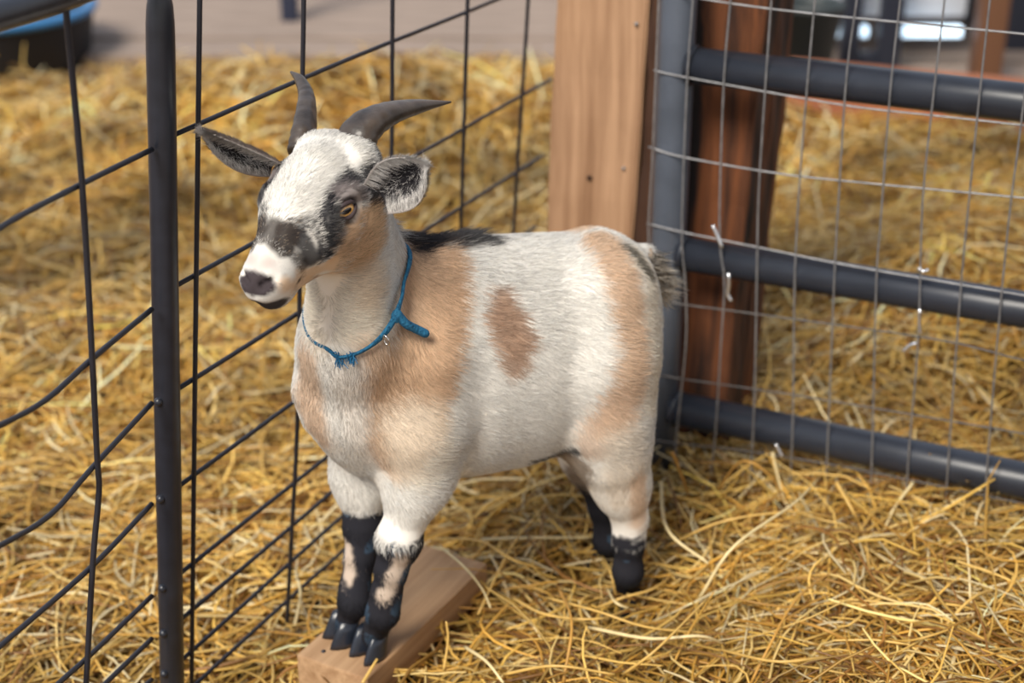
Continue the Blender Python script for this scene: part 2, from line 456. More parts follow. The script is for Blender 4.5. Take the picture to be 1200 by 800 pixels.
# ------------------------------------------------------------------ prominent single stalks in the foreground
def stalk(px, z0, r, col):
    pts = [at_z(u, v, z0 + dz) for (u, v, dz) in px]
    for q in pts:
        q[2] = max(q[2], float(ground_z(q[0], q[1])) + 0.006)
    P = smooth_path(pts, 14)
    me = sweep(P, np.linspace(r, r * 0.7, len(P)), 6, name='straw_stalk')
    m = M_STALKS[col]
    me.materials.append(m)
    return link('straw_stalk', me, parent=bed)
M_STALKS = [plain('straw_gold', (0.72, 0.46, 0.13), 0.42, 0, 0.45, noise=0.25, nscale=40), plain('straw_pale', (0.84, 0.68, 0.36), 0.42, 0, 0.45, noise=0.2, nscale=40),
            plain('straw_amber', (0.60, 0.32, 0.07), 0.45, 0, 0.4, noise=0.3, nscale=40)]
STALKS = [([(505, 632, 0), (560, 633, .03), (600, 655, .03), (640, 668, .0)], .045, .0016, 0),
          ([(516, 640, 0), (545, 665, .02), (565, 690, .01), (575, 712, 0)], .045, .0015, 1),
          ([(425, 800, .0), (434, 785, .006), (442, 772, .010)], .043, .0022, 0),
          ([(520, 785, 0), (525, 750, .03), (523, 728, .05)], .03, .0016, 0),
          ([(545, 758, 0), (570, 775, .02), (590, 800, .01)], .05, .0020, 1),
          ([(565, 632, 0), (625, 630, .01), (690, 630, 0)], .03, .0020, 1),
          ([(640, 700, 0), (700, 716, .03), (760, 735, .02), (835, 742, .0)], .05, .0016, 0),
          ([(775, 565, .0), (782, 620, .05), (830, 660, .03)], .05, .0024, 1),
          ([(788, 530, .1), (800, 560, .05), (808, 585, 0)], .03, .0020, 2),
          ([(840, 575, .0), (870, 540, .07), (905, 560, .05), (918, 590, 0)], .05, .0016, 2),
          ([(905, 530, .06), (912, 560, .03), (920, 590, .0)], .04, .0022, 1),
          ([(980, 560, 0), (1010, 620, .03), (1018, 660, .02), (1022, 690, 0)], .05, .0016, 0),
          ([(1070, 565, .05), (1045, 600, .03), (1030, 640, 0)], .05, .0020, 1),
          ([(980, 565, .07), (1000, 600, .05), (1012, 625, .0)], .05, .0022, 0),
          ([(1135, 740, 0), (1120, 765, .03), (1112, 800, .02)], .05, .0026, 1),
          ([(955, 690, 0), (1000, 705, .03), (1030, 715, .02), (1050, 740, 0)], .05, .0018, 0),
          ([(840, 760, 0), (910, 775, .04), (985, 770, .03), (1060, 790, 0)], .05, .0017, 0),
          ([(690, 735, 0), (760, 748, .02), (820, 745, .03), (850, 755, 0)], .05, .0020, 1),
          ([(1030, 700, 0), (1042, 720, .02), (1045, 742, .0)], .05, .0024, 1),
          ([(660, 800, 0), (670, 730, .04), (655, 690, .03)], .04, .0018, 2),
          ([(600, 700, 0), (640, 720, .02), (700, 725, .03), (740, 712, 0)], .04, .0017, 0),
          ([(880, 800, 0), (900, 760, .03), (935, 700, .05), (990, 660, .03)], .05, .0016, 2),
          ([(1060, 640, 0), (1130, 655, .04), (1200, 650, .03)], .05, .0016, 0),
          ([(780, 640, 0), (850, 610, .05), (940, 600, .05), (1000, 615, 0)], .05, .0016, 0),
          ([(820, 700, 0), (860, 640, .06), (930, 590, .06), (960, 560, .02)], .05, .0019, 1),
          ([(250, 770, 0), (300, 775, .01), (345, 790, .0)], -.035, .0018, 1),
          ([(345, 735, 0), (352, 700, .02), (350, 680, .03)], -.02, .0022, 1),
          ([(215, 620, 0), (300, 630, .01), (350, 640, .01)], -.04, .0016, 0),
          ([(60, 750, 0), (100, 775, .01), (150, 790, .01)], -.04, .0020, 0),
          ([(20, 620, 0), (80, 640, .01), (150, 642, .01)], -.04, .0018, 1),
          ([(560, 720, 0), (600, 640, .04), (640, 590, .03)], .03, .0015, 0),
          ([(590, 790, 0), (650, 780, .03), (720, 790, .02)], .05, .0018, 0),
          ([(900, 720, 0), (960, 735, .04), (1010, 760, .02)], .05, .0019, 2),
          ([(1080, 770, 0), (1140, 700, .05), (1190, 690, .02)], .05, .0019, 0),
          ([(700, 712, 0), (730, 700, .02), (765, 690, .02), (790, 672, 0)], .02, .0019, 0),
          ([(712, 690, 0), (722, 706, .025), (745, 716, .01)], .02, .0017, 1),
          ([(705, 650, .0), (716, 672, .03), (722, 700, .0)], .02, .0017, 0),
          ([(730, 790, 0), (770, 760, .04), (830, 700, .04)], .05, .0017, 0)]
for px, z0, r, c in STALKS:
    stalk(px, z0, r, c)

# ------------------------------------------------------------------ wire fence on the left
TAU = math.radians(5.4)
FUP = FN * math.sin(TAU) + np.array([0, 0, math.cos(TAU)])
FB = np.array([FX, FY, 0.0])
FPN = unit(np.cross(FD, FUP))
def fpt(t, h): return FB + FD * t + FUP * h
TP = -0.095                                                     # where the steel post stands along the fence
fence = empty('wire_fence_panel', Vector(fpt(TP, -0.05)), label='dark welded wire fence panel behind the goat, between steel post and timber', cat='fence')
def child(name, me, parent, **k):
    o = link(name, me, parent=parent, **k)
    o.matrix_parent_inverse = Matrix.Identity(4)
    pw = Matrix.LocRotScale(parent.location, parent.rotation_euler, parent.scale)
    o.matrix_basis = pw.inverted()
    return o
HS = [0.620, 0.474, 0.368, 0.262, 0.158, 0.103, 0.052, 0.001, -0.040]
TEND = 0.735
def wires_h(hs, t0, t1, parent, r=0.0024):
    for i, h in enumerate(hs):
        tt = np.linspace(t0, t1, 14)
        P = [fpt(t, h + 0.0012 * math.sin(9 * t + i * 2)) - FPN * (0.0 + 0.0008 * math.sin(7 * t + i)) for t in tt]
        child('wire', sweep(P, r, 8, mat=M_WIREDK, name='wire'), parent)
wires_h(HS, TP + 0.006, TEND, fence)
VPX = [[(234, -60), (234, 0), (229, 400), (225, 760), (224, 830)], [(356, -60), (356, 0), (352, 240), (349, 480), (341, 640), (333, 790)],
       [(461, -60), (460, 0), (459, 180), (456, 400), (452, 560)], [(549, -60), (548, 0), (540, 270), (534, 480)], [(620, -60), (619, 0), (602, 265), (592, 440)]]
off = FPN * 0.0045 * (1 if FPN[1] < 0 else -1)                 # welded on the camera side of the long wires
for px in VPX:
    P = smooth_path([at_plane(u, v, FB + off, FPN) for u, v in px], 18)
    child('wire', sweep(P, 0.0024, 8, mat=M_WIREDK, name='wire'), fence)

# left panel, turned a little more towards the camera
LAZ = math.radians(20.0)
LD = np.array([math.sin(LAZ), math.cos(LAZ), 0]); PB = fpt(TP, 0.0)
LPN = unit(np.cross(LD, FUP))
panel = empty('wire_fence_panel', Vector(PB - FUP * 0.05 - LD * 0.3), label='bent dark wire fence panel with top rail left of the steel post', cat='fence')
LW = [[(-60, 318), (0, 267), (85, 221), (178, 175)], [(-60, 524), (0, 498), (53, 469), (107, 421), (178, 362)],
      [(-60, 668), (0, 639), (59, 603), (107, 549), (178, 472)], [(-60, 812), (0, 757), (107, 664), (178, 590)],
      [(-30, 890), (69, 800), (107, 766), (178, 698)], [(60, 862), (124, 800), (178, 748)], [(100, 868), (150, 820), (178, 796)]]
for px in LW:
    P = smooth_path([at_plane(u, v, PB, LPN) for u, v in px], 16)
    child('wire', sweep(P, 0.0025, 8, mat=M_WIREDK, name='wire'), panel)
P = smooth_path([at_plane(u, v, PB - LPN * 0.0045 * (1 if LPN[1] > 0 else -1), LPN) for u, v in
                 [(77, 8), (80, 40), (96, 213), (107, 400), (114, 539), (116, 576), (109, 656), (101, 800), (98, 840)]], 24)
child('wire', sweep(P, 0.0027, 8, mat=M_WIREDK, name='wire'), panel)
P = [at_plane(u, v, PB, LPN) for u, v in [(-90, 42), (0, 16), (60, -3), (178, -44)]]
child('top_rail', sweep(smooth_path(P, 8), 0.0125, 20, mat=M_PAINT, name='top_rail'), panel)

# steel post
hs = [-0.09, 0.0, 0.3, 0.6, 0.700, 0.720, 0.735, 0.748, 0.756, 0.760]
rs = [0.0122, 0.0122, 0.0122, 0.0122, 0.0122, 0.0119, 0.0109, 0.0086, 0.0050, 0.0008]
PUP = unit(FUP + FD * 0.0)
post = link('steel_post', None, loc=Vector(PB), label='upright dark painted steel tube post at the left of the goat', cat='post')
child('tube', sweep([PB + PUP * h for h in hs], rs, 28, mat=M_PAINT, name='tube'), post)
for h in HS[2:]:
    P0 = PB + PUP * h
    bm = bmesh.new(); bmesh.ops.create_uvsphere(bm, u_segments=10, v_segments=6, radius=0.0045)
    bmesh.ops.translate(bm, verts=bm.verts[:], vec=Vector(P0 - FD * 0.0125))
    child('weld', from_bm('weld', bm, M_PAINT), post)

# ------------------------------------------------------------------ timber posts
def timber(name, x, y, w, d, z0, z1, mats, label, cat, lean=(0, 0)):
    root = empty(name, (x, y, z0), 0, label=label, cat=cat)
    root.rotation_euler = (0, 0, math.atan2(GD[1], GD[0]))
    return root
lp = empty('timber_post', (0.030, 1.935, -0.06), math.atan2(GD[1], GD[0]), label='square pale timber post at the fence end, behind the back of the goat', cat='post')
def grid_box(x0, x1, y0, y1, z0, z1, lean, rough, mat, name, seg=(6, 6, 40), seed=0):
    """a rough-sawn baulk: subdivided box, edges worn and slightly wavy"""
    bm = bmesh.new(); bmesh.ops.create_cube(bm, size=1.0)
    bmesh.ops.bevel(bm, geom=bm.edges[:], offset=0.02, segments=2, affect='EDGES')
    zs = np.linspace(-0.5, 0.5, seg[2])[1:-1]
    for z in zs:
        bmesh.ops.bisect_plane(bm, geom=bm.verts[:] + bm.edges[:] + bm.faces[:], plane_co=(0, 0, z), plane_no=(0, 0, 1))
    for k, ax in ((seg[0], 0), (seg[1], 1)):
        for s in np.linspace(-0.5, 0.5, k)[1:-1]:
            no = [0, 0, 0]; no[ax] = 1; co = [0, 0, 0]; co[ax] = s
            bmesh.ops.bisect_plane(bm, geom=bm.verts[:] + bm.edges[:] + bm.faces[:], plane_co=co, plane_no=no)
    for v in bm.verts:
        c = v.co.copy()
        z = z0 + (c.z + 0.5) * (z1 - z0)
        wob = rough * (math.sin(z * 23 + seed + c.x * 7) + 0.6 * math.sin(z * 61 + seed * 2 + c.y * 9))
        v.co = ((x0 + (c.x + 0.5) * (x1 - x0)) * (1 + 0) + wob * c.x * 2 + lean[0] * (z - z0),
                (y0 + (c.y + 0.5) * (y1 - y0)) + wob * c.y * 2 + lean[1] * (z - z0), z)
    return from_bm(name, bm, mat, False)
me = grid_box(0, 0.124, 0.010, 0.14, 0, 1.05, (0.035, 0), 0.0007, M_LWOOD, 'face_board')
fb = link('face_board', me, parent=lp)
me = grid_box(0.1255, 0.160, 0.016, 0.13, 0, 1.05, (0.035, 0), 0.0016, M_SIDEWOOD, 'bark_edge', seed=3)
link('bark_edge', me, parent=lp, label='bark edge of the timber post, darkened as its shaded side')
for (u, v, s) in ((691, 208, 0.0035), (746, 28, .0025), (731, 197, .0022)):
    bm = bmesh.new(); bmesh.ops.create_cone(bm, cap_ends=True, segments=10, radius1=s, radius2=s * 0.8, depth=0.004)
    o = link('knot' if u == 691 else 'nail_head', from_bm('knot', bm, M_SIDEWOOD if u == 691 else M_GALV), parent=lp)
    P0 = np.array([0.030, 1.935, 0]) + GB * 0.009
    q = at_plane(u, v, P0, GB)
    o.matrix_parent_inverse = Matrix.Identity(4)
    pw = Matrix.LocRotScale(lp.location, lp.rotation_euler, lp.scale)
    o.matrix_basis = pw.inverted() @ Matrix.Translation(Vector(q)) @ Vector(GB).to_track_quat('Z', 'Y').to_matrix().to_4x4()

dp = empty('dark_timber_post', (0.196, 1.842, -0.06), math.atan2(GD[1], GD[0]), label='dark red-brown stained double timber post behind the gate hinge side', cat='post')
link('plank', grid_box(0, 0.088, 0, 0.066, 0, 1.05, (0.034, 0), 0.0014, M_DWOOD, 'plank', seed=1), parent=dp)
link('plank', grid_box(0.002, 0.086, 0.071, 0.140, 0, 1.05, (0.034, 0), 0.0012, M_DWOOD, 'plank', seed=5), parent=dp)

# ------------------------------------------------------------------ tube gate on the right
gate = empty('tube_gate', Vector(GP + [0, 0, -0.03]), math.atan2(GD[1], GD[0]), label='blue-grey steel tube gate with wire mesh on the right', cat='gate')
GR = 0.0215
def gl(pts): return pts                                         # points in gate-local coordinates: x along, y away, z up (z from -0.03)
def gpart(name, me, **k): return link(name, me, parent=gate, **k)
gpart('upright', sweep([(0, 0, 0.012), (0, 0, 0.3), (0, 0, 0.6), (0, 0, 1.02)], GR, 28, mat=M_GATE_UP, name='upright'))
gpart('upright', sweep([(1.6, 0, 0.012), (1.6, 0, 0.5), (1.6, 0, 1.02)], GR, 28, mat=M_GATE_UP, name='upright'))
for z in (0.140, 0.3525, 0.587, 0.85):
    gpart('rail', sweep([(0.015, 0, z), (0.4, 0, z), (0.8, 0, z), (1.6, 0, z)], GR * (0.97 if z != 0.14 else 1.03), 28, mat=M_GATE, name='rail'))
    P = [(0.022 + 0.0015 * math.cos(a), (GR + 0.0005) * math.sin(a), z + (GR + 0.0005) * math.cos(a)) for a in np.linspace(0, 2 * math.pi, 25)]
    gpart('weld', sweep(P, 0.0022, 6, cap=False, mat=M_GATE, name='weld'))
GMN = GB
GMO = GP - GB * (GR + 0.003)
gz = Matrix.LocRotScale(gate.location, gate.rotation_euler, gate.scale).inverted()
def gwire(px, r, dy=0.0, n=22, mat=M_GALV, name='wire', zz=None, plane=None):
    O = GMO + GB * dy
    P = smooth_path([at_plane(u, v, O, GMN) for u, v in px], n)
    me = sweep(P, r, 7, mat=mat, name=name)
    me.transform(gz)
    return gpart(name, me)
GV = [[(775, -60), (772, 0), (765, 175), (760, 270), (763, 330), (764, 420), (758, 540)],
      [(815, -60), (812, 0), (805, 100), (799, 270), (803, 330), (804, 400), (795, 490), (790, 560)],
      [(860, -60), (856, 0), (848, 100), (843, 270), (849, 330), (845, 400), (839, 500), (832, 570)],
      [(909, -60), (904, 0), (895, 130), (889, 230), (887, 320), (884, 470), (878, 590)],
      [(960, -60), (955, 0), (946, 100), (936, 230), (931, 340), (929, 500), (924, 600)],
      [(1010, -60), (1004, 0), (992, 90), (983, 230), (978, 320), (970, 520), (966, 610)],
      [(1061, -60), (1055, 0), (1043, 110), (1032, 260), (1027, 330), (1022, 530), (1018, 630)],
      [(1113, -60), (1107, 0), (1093, 120), (1081, 240), (1076, 400), (1065, 530), (1060, 640)],
      [(1167, -60), (1160, 0), (1146, 130), (1137, 220), (1125, 350), (1110, 560), (1104, 660)],
      [(1222, -60), (1214, 0), (1196, 150), (1182, 260), (1167, 420), (1153, 600), (1148, 680)],
      [(1276, -60), (1268, 0), (1248, 160), (1230, 300), (1212, 480), (1198, 640)]]
for i, px in enumerate(GV):
    gwire(px, 0.00115)
GH = [[(760, -14), (825, -1), (900, 10), (1000, 21), (1200, 40), (1300, 52)],
      [(766, 82), (790, 88), (900, 108), (1000, 125), (1100, 136), (1200, 147), (1300, 160)],
      [(760, 172), (800, 184), (910, 203), (1000, 213), (1200, 232), (1300, 243)],
      [(758, 262), (800, 272), (900, 292), (1000, 312), (1200, 346), (1300, 364)],
      [(758, 346), (790, 355), (895, 369), (1100, 398), (1200, 422), (1300, 440)],
      [(758, 436), (800, 444), (900, 458), (1000, 474), (1200, 508), (1300, 526)],
      [(757, 514), (800, 520), (880, 529), (1000, 549), (1200, 590), (1300, 610)]]
for k, px in enumerate(GH):
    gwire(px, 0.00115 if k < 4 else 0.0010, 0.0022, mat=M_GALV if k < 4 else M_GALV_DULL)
for px in ([(835, 264), (838, 270), (842, 280), (846, 290)], [(854, 320), (854, 334), (853, 345), (857, 353)], [(1076, 314), (1082, 318), (1088, 316)],
           [(1078, 362), (1077, 378), (1078, 392)], [(909, 520), (913, 528), (917, 535)], [(1058, 412), (1066, 405), (1074, 402)]):
    gwire(px, 0.0022, -0.002, 8, M_TIE, 'wire_tie')

# ------------------------------------------------------------------ background
# low red-brown board closing the pen behind the gate
q0, q1 = at_z(928, 133, 0.02), at_z(1260, 166, 0.02)
d = unit(q1 - q0); nrm = np.array([-d[1], d[0], 0])
bm = bmesh.new(); box_bm(bm, -0.02, float(np.linalg.norm(q1 - q0)), 0, 0.04, -0.10, 0.14, bev=0.004)
ob = link('kick_board', from_bm('kick_board', bm, plain('orange_brown_board', (0.46, 0.17, 0.085), 0.7, 0, .3, noise=.4, nscale=5)),
          label='low orange-brown board closing off the straw beyond the gate', cat='board')
ob.matrix_world = Matrix(((d[0], nrm[0], 0, q0[0]), (d[1], nrm[1], 0, q0[1]), (0, 0, 1, 0), (0, 0, 0, 1)))

# pale floorboards of the aisle beyond the pens
for side, (xa, xb, ya) in enumerate(((-1.9, 1.4, 4.25), (0.45, 4.2, 3.36))):
    r = empty('floor_deck', (xa, ya, -0.07), label=('pale grey-brown boarded walkway across the left background' if side == 0 else 'pale boarded walkway in the right background beyond the gate'), cat='walkway')
    y = 0.0; k = 0
    bmb = bmesh.new(); box_bm(bmb, 0, xb - xa, 0, 0.185, 0, 0.03, bev=0.004); mb = from_bm('plank', bmb, M_AISLE, False)
    while y < 2.6:
        o = link('plank', mb, parent=r, loc=(0.01 * ((k * 7) % 3), y, 0.003 * ((k * 5) % 3))); y += 0.2; k += 1

# black tub with a blue rim, upper left
tb = empty('stock_tub', Vector(at_z(-45, 106, -0.07)) + Vector((0, .29, 0)), label='black stock tub with blue rim in the far left corner', cat='tub')
def lathe(prof, seg=40, name='x', mat=None, sx=1.0, sy=1.0):
    bm = bmesh.new(); rings = []
    for r, z in prof:
        rings.append([bm.verts.new((r * sx * math.cos(2 * math.pi * k / seg), r * sy * math.sin(2 * math.pi * k / seg), z)) for k in range(seg)])
    for a, b in zip(rings, rings[1:]):
        for k in range(seg): bm.faces.new((a[k], a[(k + 1) % seg], b[(k + 1) % seg], b[k]))
    bm.faces.new(rings[0][::-1]); bm.faces.new(rings[-1])
    return from_bm(name, bm, mat)
M_TUB = plain('black_rubber', (0.012, 0.013, 0.018), 0.6, 0, 0.3)
link('body', lathe([(.25, 0), (.27, .05), (.285, .20), (.29, .215), (.27, .215), (.26, .19), (.25, .05), (.1, .04)], name='body', mat=M_TUB), parent=tb)
P = [(.280 * math.cos(a), .280 * math.sin(a), .222) for a in np.linspace(0, 2 * math.pi, 49)]
tb.scale = (1, 1, .70)
link('rim', sweep(P, 0.020, 10, cap=False, mat=plain('blue_plastic', (0.03, 0.16, 0.36), 0.4), name='rim'), parent=tb, label='blue rim')

def post_at(u, v0, h, w, name, label, col, rough=0.6, z=-0.07, cat='post'):
    b = at_z(u, v0, z)
    bm = bmesh.new(); box_bm(bm, -w / 2, w / 2, -w / 2, w / 2, 0, h, bev=w * 0.1)
    return link(name, from_bm(name, bm, plain(name + '_paint', col, rough)), loc=Vector(b), label=label, cat=cat)
post_at(341, 36, 0.9, 0.05, 'far_fence_post', 'thin dark post in the far background above the goat horns', (0.02, 0.025, 0.05))

# things blurred beyond the gate
st = empty('metal_trestle', Vector(at_z(1018, 86, -0.04)), label='dark metal trestle in the right background beyond the gate', cat='trestle')
def bar(name, parent, x0, x1, y0, y1, z0, z1, mat):
    bm = bmesh.new(); box_bm(bm, x0, x1, y0, y1, z0, z1, bev=0.004); return link(name, from_bm(name, bm, mat), parent=parent)
M_NAVY = plain('navy_steel', (0.018, 0.022, 0.036), 0.5)
bar('leg', st, -0.085, -0.035, -.02, .02, 0, 0.75, M_NAVY); bar('leg', st, 0.015, 0.075, -.02, .02, 0, 0.75, M_NAVY)
bar('crossbar', st, -0.035, 0.015, -.015, .015, 0.02, 0.06, M_NAVY)
wl = empty('white_trailer', Vector((1.02, 4.16, 0.0)), label='pale grey panel-sided trailer at the top right background', cat='trailer')
M_PALE = plain('pale_grey_panel', (0.56, 0.57, 0.60), 0.6, 0, .3, noise=.2, nscale=2)
bar('side_panel', wl, -0.20, 0.21, 0, 0.8, 0.088, 0.75, M_PALE)
M_SILL = plain('white_enamel_sill', (0.88, 0.93, 0.97), 0.12, 0.0, 1.0)
M_DAY, _nt, _b = new_mat('daylight_glow')  # glowing bars standing in for bright daylight below the trailer, no real windows
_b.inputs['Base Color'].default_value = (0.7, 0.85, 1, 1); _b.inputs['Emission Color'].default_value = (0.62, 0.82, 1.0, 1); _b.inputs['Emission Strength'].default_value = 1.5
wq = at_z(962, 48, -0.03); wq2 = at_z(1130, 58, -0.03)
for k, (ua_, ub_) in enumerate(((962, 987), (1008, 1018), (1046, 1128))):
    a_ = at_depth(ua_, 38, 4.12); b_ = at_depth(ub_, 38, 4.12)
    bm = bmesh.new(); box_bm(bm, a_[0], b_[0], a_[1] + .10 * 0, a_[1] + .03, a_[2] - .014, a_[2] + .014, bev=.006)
    link('glow_strip_%d' % (k + 1), from_bm('glow_strip', bm, M_DAY, False), kind='structure')
post_at(1150, 112, 1.0, 0.07, 'brown_wooden_post', 'brown wooden post blurred in the right background', (0.17, 0.075, 0.035))
dk = empty('dark_feed_bin', Vector(at_z(1215, 66, -0.05)), label='black feed bin at the top right corner', cat='bin')
bar('bin_body', dk, -0.11, 0.3, 0, 0.4, 0, 0.42, M_NAVY); bar('lid', dk, -0.125, 0.315, -0.015, 0.415, 0.42, 0.45, M_NAVY)
gbk = empty('feed_bucket', Vector(at_z(942, 92, 0.0)), label='dull green-grey bucket beside the dark timber post, blurred', cat='bucket')
link('bucket_body', lathe([(.06, 0), (.085, .18), (.09, .18), (.09, .195), (.08, .195), (.075, .18), (.055, .01)], name='bucket_body', mat=plain('grey_green_plastic', (0.035, 0.045, 0.047), 0.5)), parent=gbk)
# ------------------------------------------------------------------ goat
TH = math.radians(30.0)
GO = np.array([-0.160, 1.340, 0.0])
GFW = np.array([-math.cos(TH), -math.sin(TH), 0.0]); GLF = np.array([math.sin(TH), -math.cos(TH), 0.0])
GM = np.array([GFW, GLF, [0, 0, 1.0]])                          # rows: local axes in world
def w2g(p): return (np.asarray(p, float) - GO) @ GM.T
def g2w(p): return np.asarray(p, float) @ GM + GO
def gpl(u, v, y):                                               # pixel on the goat's own length-wise plane at side offset y
    return w2g(at_plane(u, v, GO + GLF * y, GLF))
def gd(u, v, d): return w2g(at_depth(u, v, d))
def gz_(u, v, z): return w2g(at_z(u, v, z))
def gvec(v): return np.asarray(v, float) @ GM.T

goat = empty('goat', Vector(GO), math.pi + TH, label='white, tan and black pygmy goat standing with front hooves on a board', cat='goat')

# head frame (goat-local)
HA, HP, HROLL = math.radians(26), math.radians(-15), math.radians(-2.5)
h_w = np.array([-math.sin(HA) * math.cos(HP), -math.cos(HA) * math.cos(HP), math.sin(HP)])
e_w = unit(np.array([math.cos(HA), -math.sin(HA), 0.0])); n_w = np.cross(h_w, e_w)
e2 = e_w * math.cos(HROLL) + n_w * math.sin(HROLL); n2 = np.cross(h_w, e2)
HH, HE, HN = gvec(h_w), gvec(e2), gvec(n2)
HM = gd(359, 230.5, 1.300)
HK = 0.86                                                       # shortens the muzzle
def hp(h, e, n): return HM + HH * (h * HK if h > 0 else h) + HE * e + HN * n
def to_head(P):
    Q = np.asarray(P) - HM; a = Q @ HH
    return np.stack([np.where(a > 0, a / HK, a), Q @ HE, Q @ HN], -1)

# --- signed distance field of the whole body
VS = 0.0031
lo = np.array([-0.46, -0.17, -0.05]); hi = np.array([0.19, 0.20, 0.66])
dims = np.ceil((hi - lo) / VS).astype(int)
ax = [lo[i] + VS * np.arange(dims[i]) for i in range(3)]
SD = np.full(dims, 1.0, np.float32)
def _sub(bl, bh):
    s = []
    for i in range(3):
        a = int(np.clip((bl[i] - lo[i]) / VS - 1, 0, dims[i])); b = int(np.clip((bh[i] - lo[i]) / VS + 2, 0, dims[i]))
        s.append(slice(a, max(b, a + 1)))
    g = np.stack(np.meshgrid(ax[0][s[0]], ax[1][s[1]], ax[2][s[2]], indexing='ij'), -1).astype(np.float32)
    return tuple(s), g
def smin(a, b, k):
    hh = np.maximum(k - np.abs(a - b), 0) / k
    return np.minimum(a, b) - hh * hh * k * 0.25
def add(fn, bl, bh, k, sub=False):
    m = k + 0.012
    s, g = _sub(np.asarray(bl) - m, np.asarray(bh) + m)
    d = fn(g).astype(np.float32)
    SD[s] = -smin(-SD[s], d, k) if sub else smin(SD[s], d, k)
def cone(a, b, ra, rb, k=0.02, sub=False):
    a = np.asarray(a); b = np.asarray(b); ab = b - a; L2 = ab @ ab
    def fn(g):
        t = np.clip(((g - a) @ ab) / L2, 0, 1)
        return np.linalg.norm(g - a - t[..., None] * ab, axis=-1) - (ra + (rb - ra) * t)
    r = max(ra, rb)
    add(fn, np.minimum(a, b) - r, np.maximum(a, b) + r, k, sub)
def ell(c, r, basis=None, k=0.02, sub=False):
    c = np.asarray(c); r = np.asarray(r, float); B = np.eye(3) if basis is None else np.asarray(basis)
    def fn(g):
        q = (g - c) @ B.T
        k0 = np.linalg.norm(q / r, axis=-1); k1 = np.linalg.norm(q / (r * r), axis=-1) + 1e-6
        return k0 * (k0 - 1) / k1
    m = r.max(); add(fn, c - m, c + m, k, sub)
def limb(pts, rs, k=0.018):
    for i in range(len(pts) - 1): cone(pts[i], pts[i + 1], rs[i], rs[i + 1], k)

# trunk: stations along the body: x, top z, bottom z, half width
ST = np.array([[0.045, .385, .330, .008], [0.028, .410, .290, .034], [0.005, .440, .258, .052], [-0.03, .462, .238, .064], [-0.07, .480, .228, .074], [-0.12, .477, .221, .084],
               [-0.18, .466, .216, .088], [-0.24, .457, .219, .086], [-0.285, .448, .232, .078], [-0.315, .430, .250, .068], [-0.338, .400, .285, .046], [-0.354, .370, .310, .012]])
xs = np.linspace(-0.354, 0.045, 200)
tab = np.stack([np.interp(xs, ST[::-1, 0], ST[::-1, i]) for i in (1, 2, 3)], 1)
ker = np.hanning(17); ker /= ker.sum()
tab = np.stack([np.convolve(np.pad(tab[:, i], 8, 'edge'), ker, 'valid') for i in range(3)], 1)
def trunk(g):
    x = np.clip(g[..., 0], xs[0], xs[-1])
    top = np.interp(x, xs, tab[:, 0]); bot = np.interp(x, xs, tab[:, 1]); w = np.interp(x, xs, tab[:, 2])
    zc = (top + bot) / 2; rz = np.maximum((top - bot) / 2, .01)
    zz = (g[..., 2] - zc) / rz; yy = g[..., 1] / w
    w2 = np.minimum(w, rz)
    d = (np.sqrt(yy * yy + zz * zz) - 1) * w2
    out = np.maximum(np.abs(g[..., 0] - x) - 0.0, 0)
    return np.sqrt(np.maximum(d, 0) ** 2 + out ** 2) + np.minimum(d, 0)
add(trunk, (-.40, -.11, .19), (.07, .11, .50), 0.02)

# neck and chest
NB, NH = gd(412, 400, 1.430), hp(-0.045, 0.006, -0.034)
cone(gd(420, 465, 1.48), NB, 0.044, 0.040, 0.03)
cone(NB, NH, 0.040, 0.032, 0.03)
cone(gpl(440, 335, 0.0), hp(-0.055, 0.0, -0.030), 0.040, 0.026, 0.03)
ell(gpl(417, 450, 0.0), (0.036, 0.046, 0.070), None, 0.03)

# limbs
hoof_at = {}
NFk = [gpl(492, 420, .044), gpl(492, 500, .048), gpl(491, 562, .046), gpl(468, 632, .040)]
limb(NFk, [.041, .034, .0245, .0190], .03)
hfn = gz_(437, 745, .060); hff = gz_(406, 729, .060)
fn_, ff_ = gpl(449, 716, .034), gpl(415, 702, -.010)
limb([NFk[3], gpl(459, 666, .038), gpl(453, 694, .036), fn_, hfn], [.0195, .0150, .0138, .0150, .0122], .012)
FFk = [gpl(436, 420, -.042), gpl(430, 490, -.042), gpl(424, 556, -.038), gpl(427, 615, -.030)]
limb(FFk, [.041, .034, .0260, .0180], .03)
limb([FFk[3], gpl(422, 652, -.022), gpl(417, 682, -.016), ff_, hff], [.0185, .0145, .0135, .0146, .0120], .012)
ell(NFk[3], (.021, .020, .025), None, .01); ell(FFk[3], (.020, .019, .024), None, .01)
NH_ = [gpl(704, 350, .040), gpl(704, 420, .050), gpl(710, 488, .057), gpl(717, 530, .056), gpl(728, 568, .053), gpl(738, 606, .050)]
limb(NH_, [.046, .050, .041, .0335, .0255, .0180], .03)
hhn = gz_(735, 693, .006); fhn = gpl(736, 668, .048)
limb([NH_[5], gpl(737, 632, .049), fhn, hhn], [.0185, .0165, .0150, .0120], .012)
FH_ = [gpl(700, 380, -.040), gpl(690, 470, -.048), gpl(694, 530, -.046), gpl(709, 592, -.042)]
limb(FH_, [.050, .050, .030, .0185], .035)
hhf = gz_(712, 650, .006); fhf = gpl(712, 632, -.040)
limb([FH_[3], gpl(712, 612, -.041), fhf, hhf], [.0180, .0145, .0150, .0118], .012)
# pelvis
ell((-0.292, 0, 0.385), (.048, .062, .060), None, .03)
# tail stump
TLR = gpl(748, 288, 0.0)
cone(TLR - np.array([-.022, 0, .016]), TLR + np.array([-.004, 0, -.012]), .020, .013, .015)

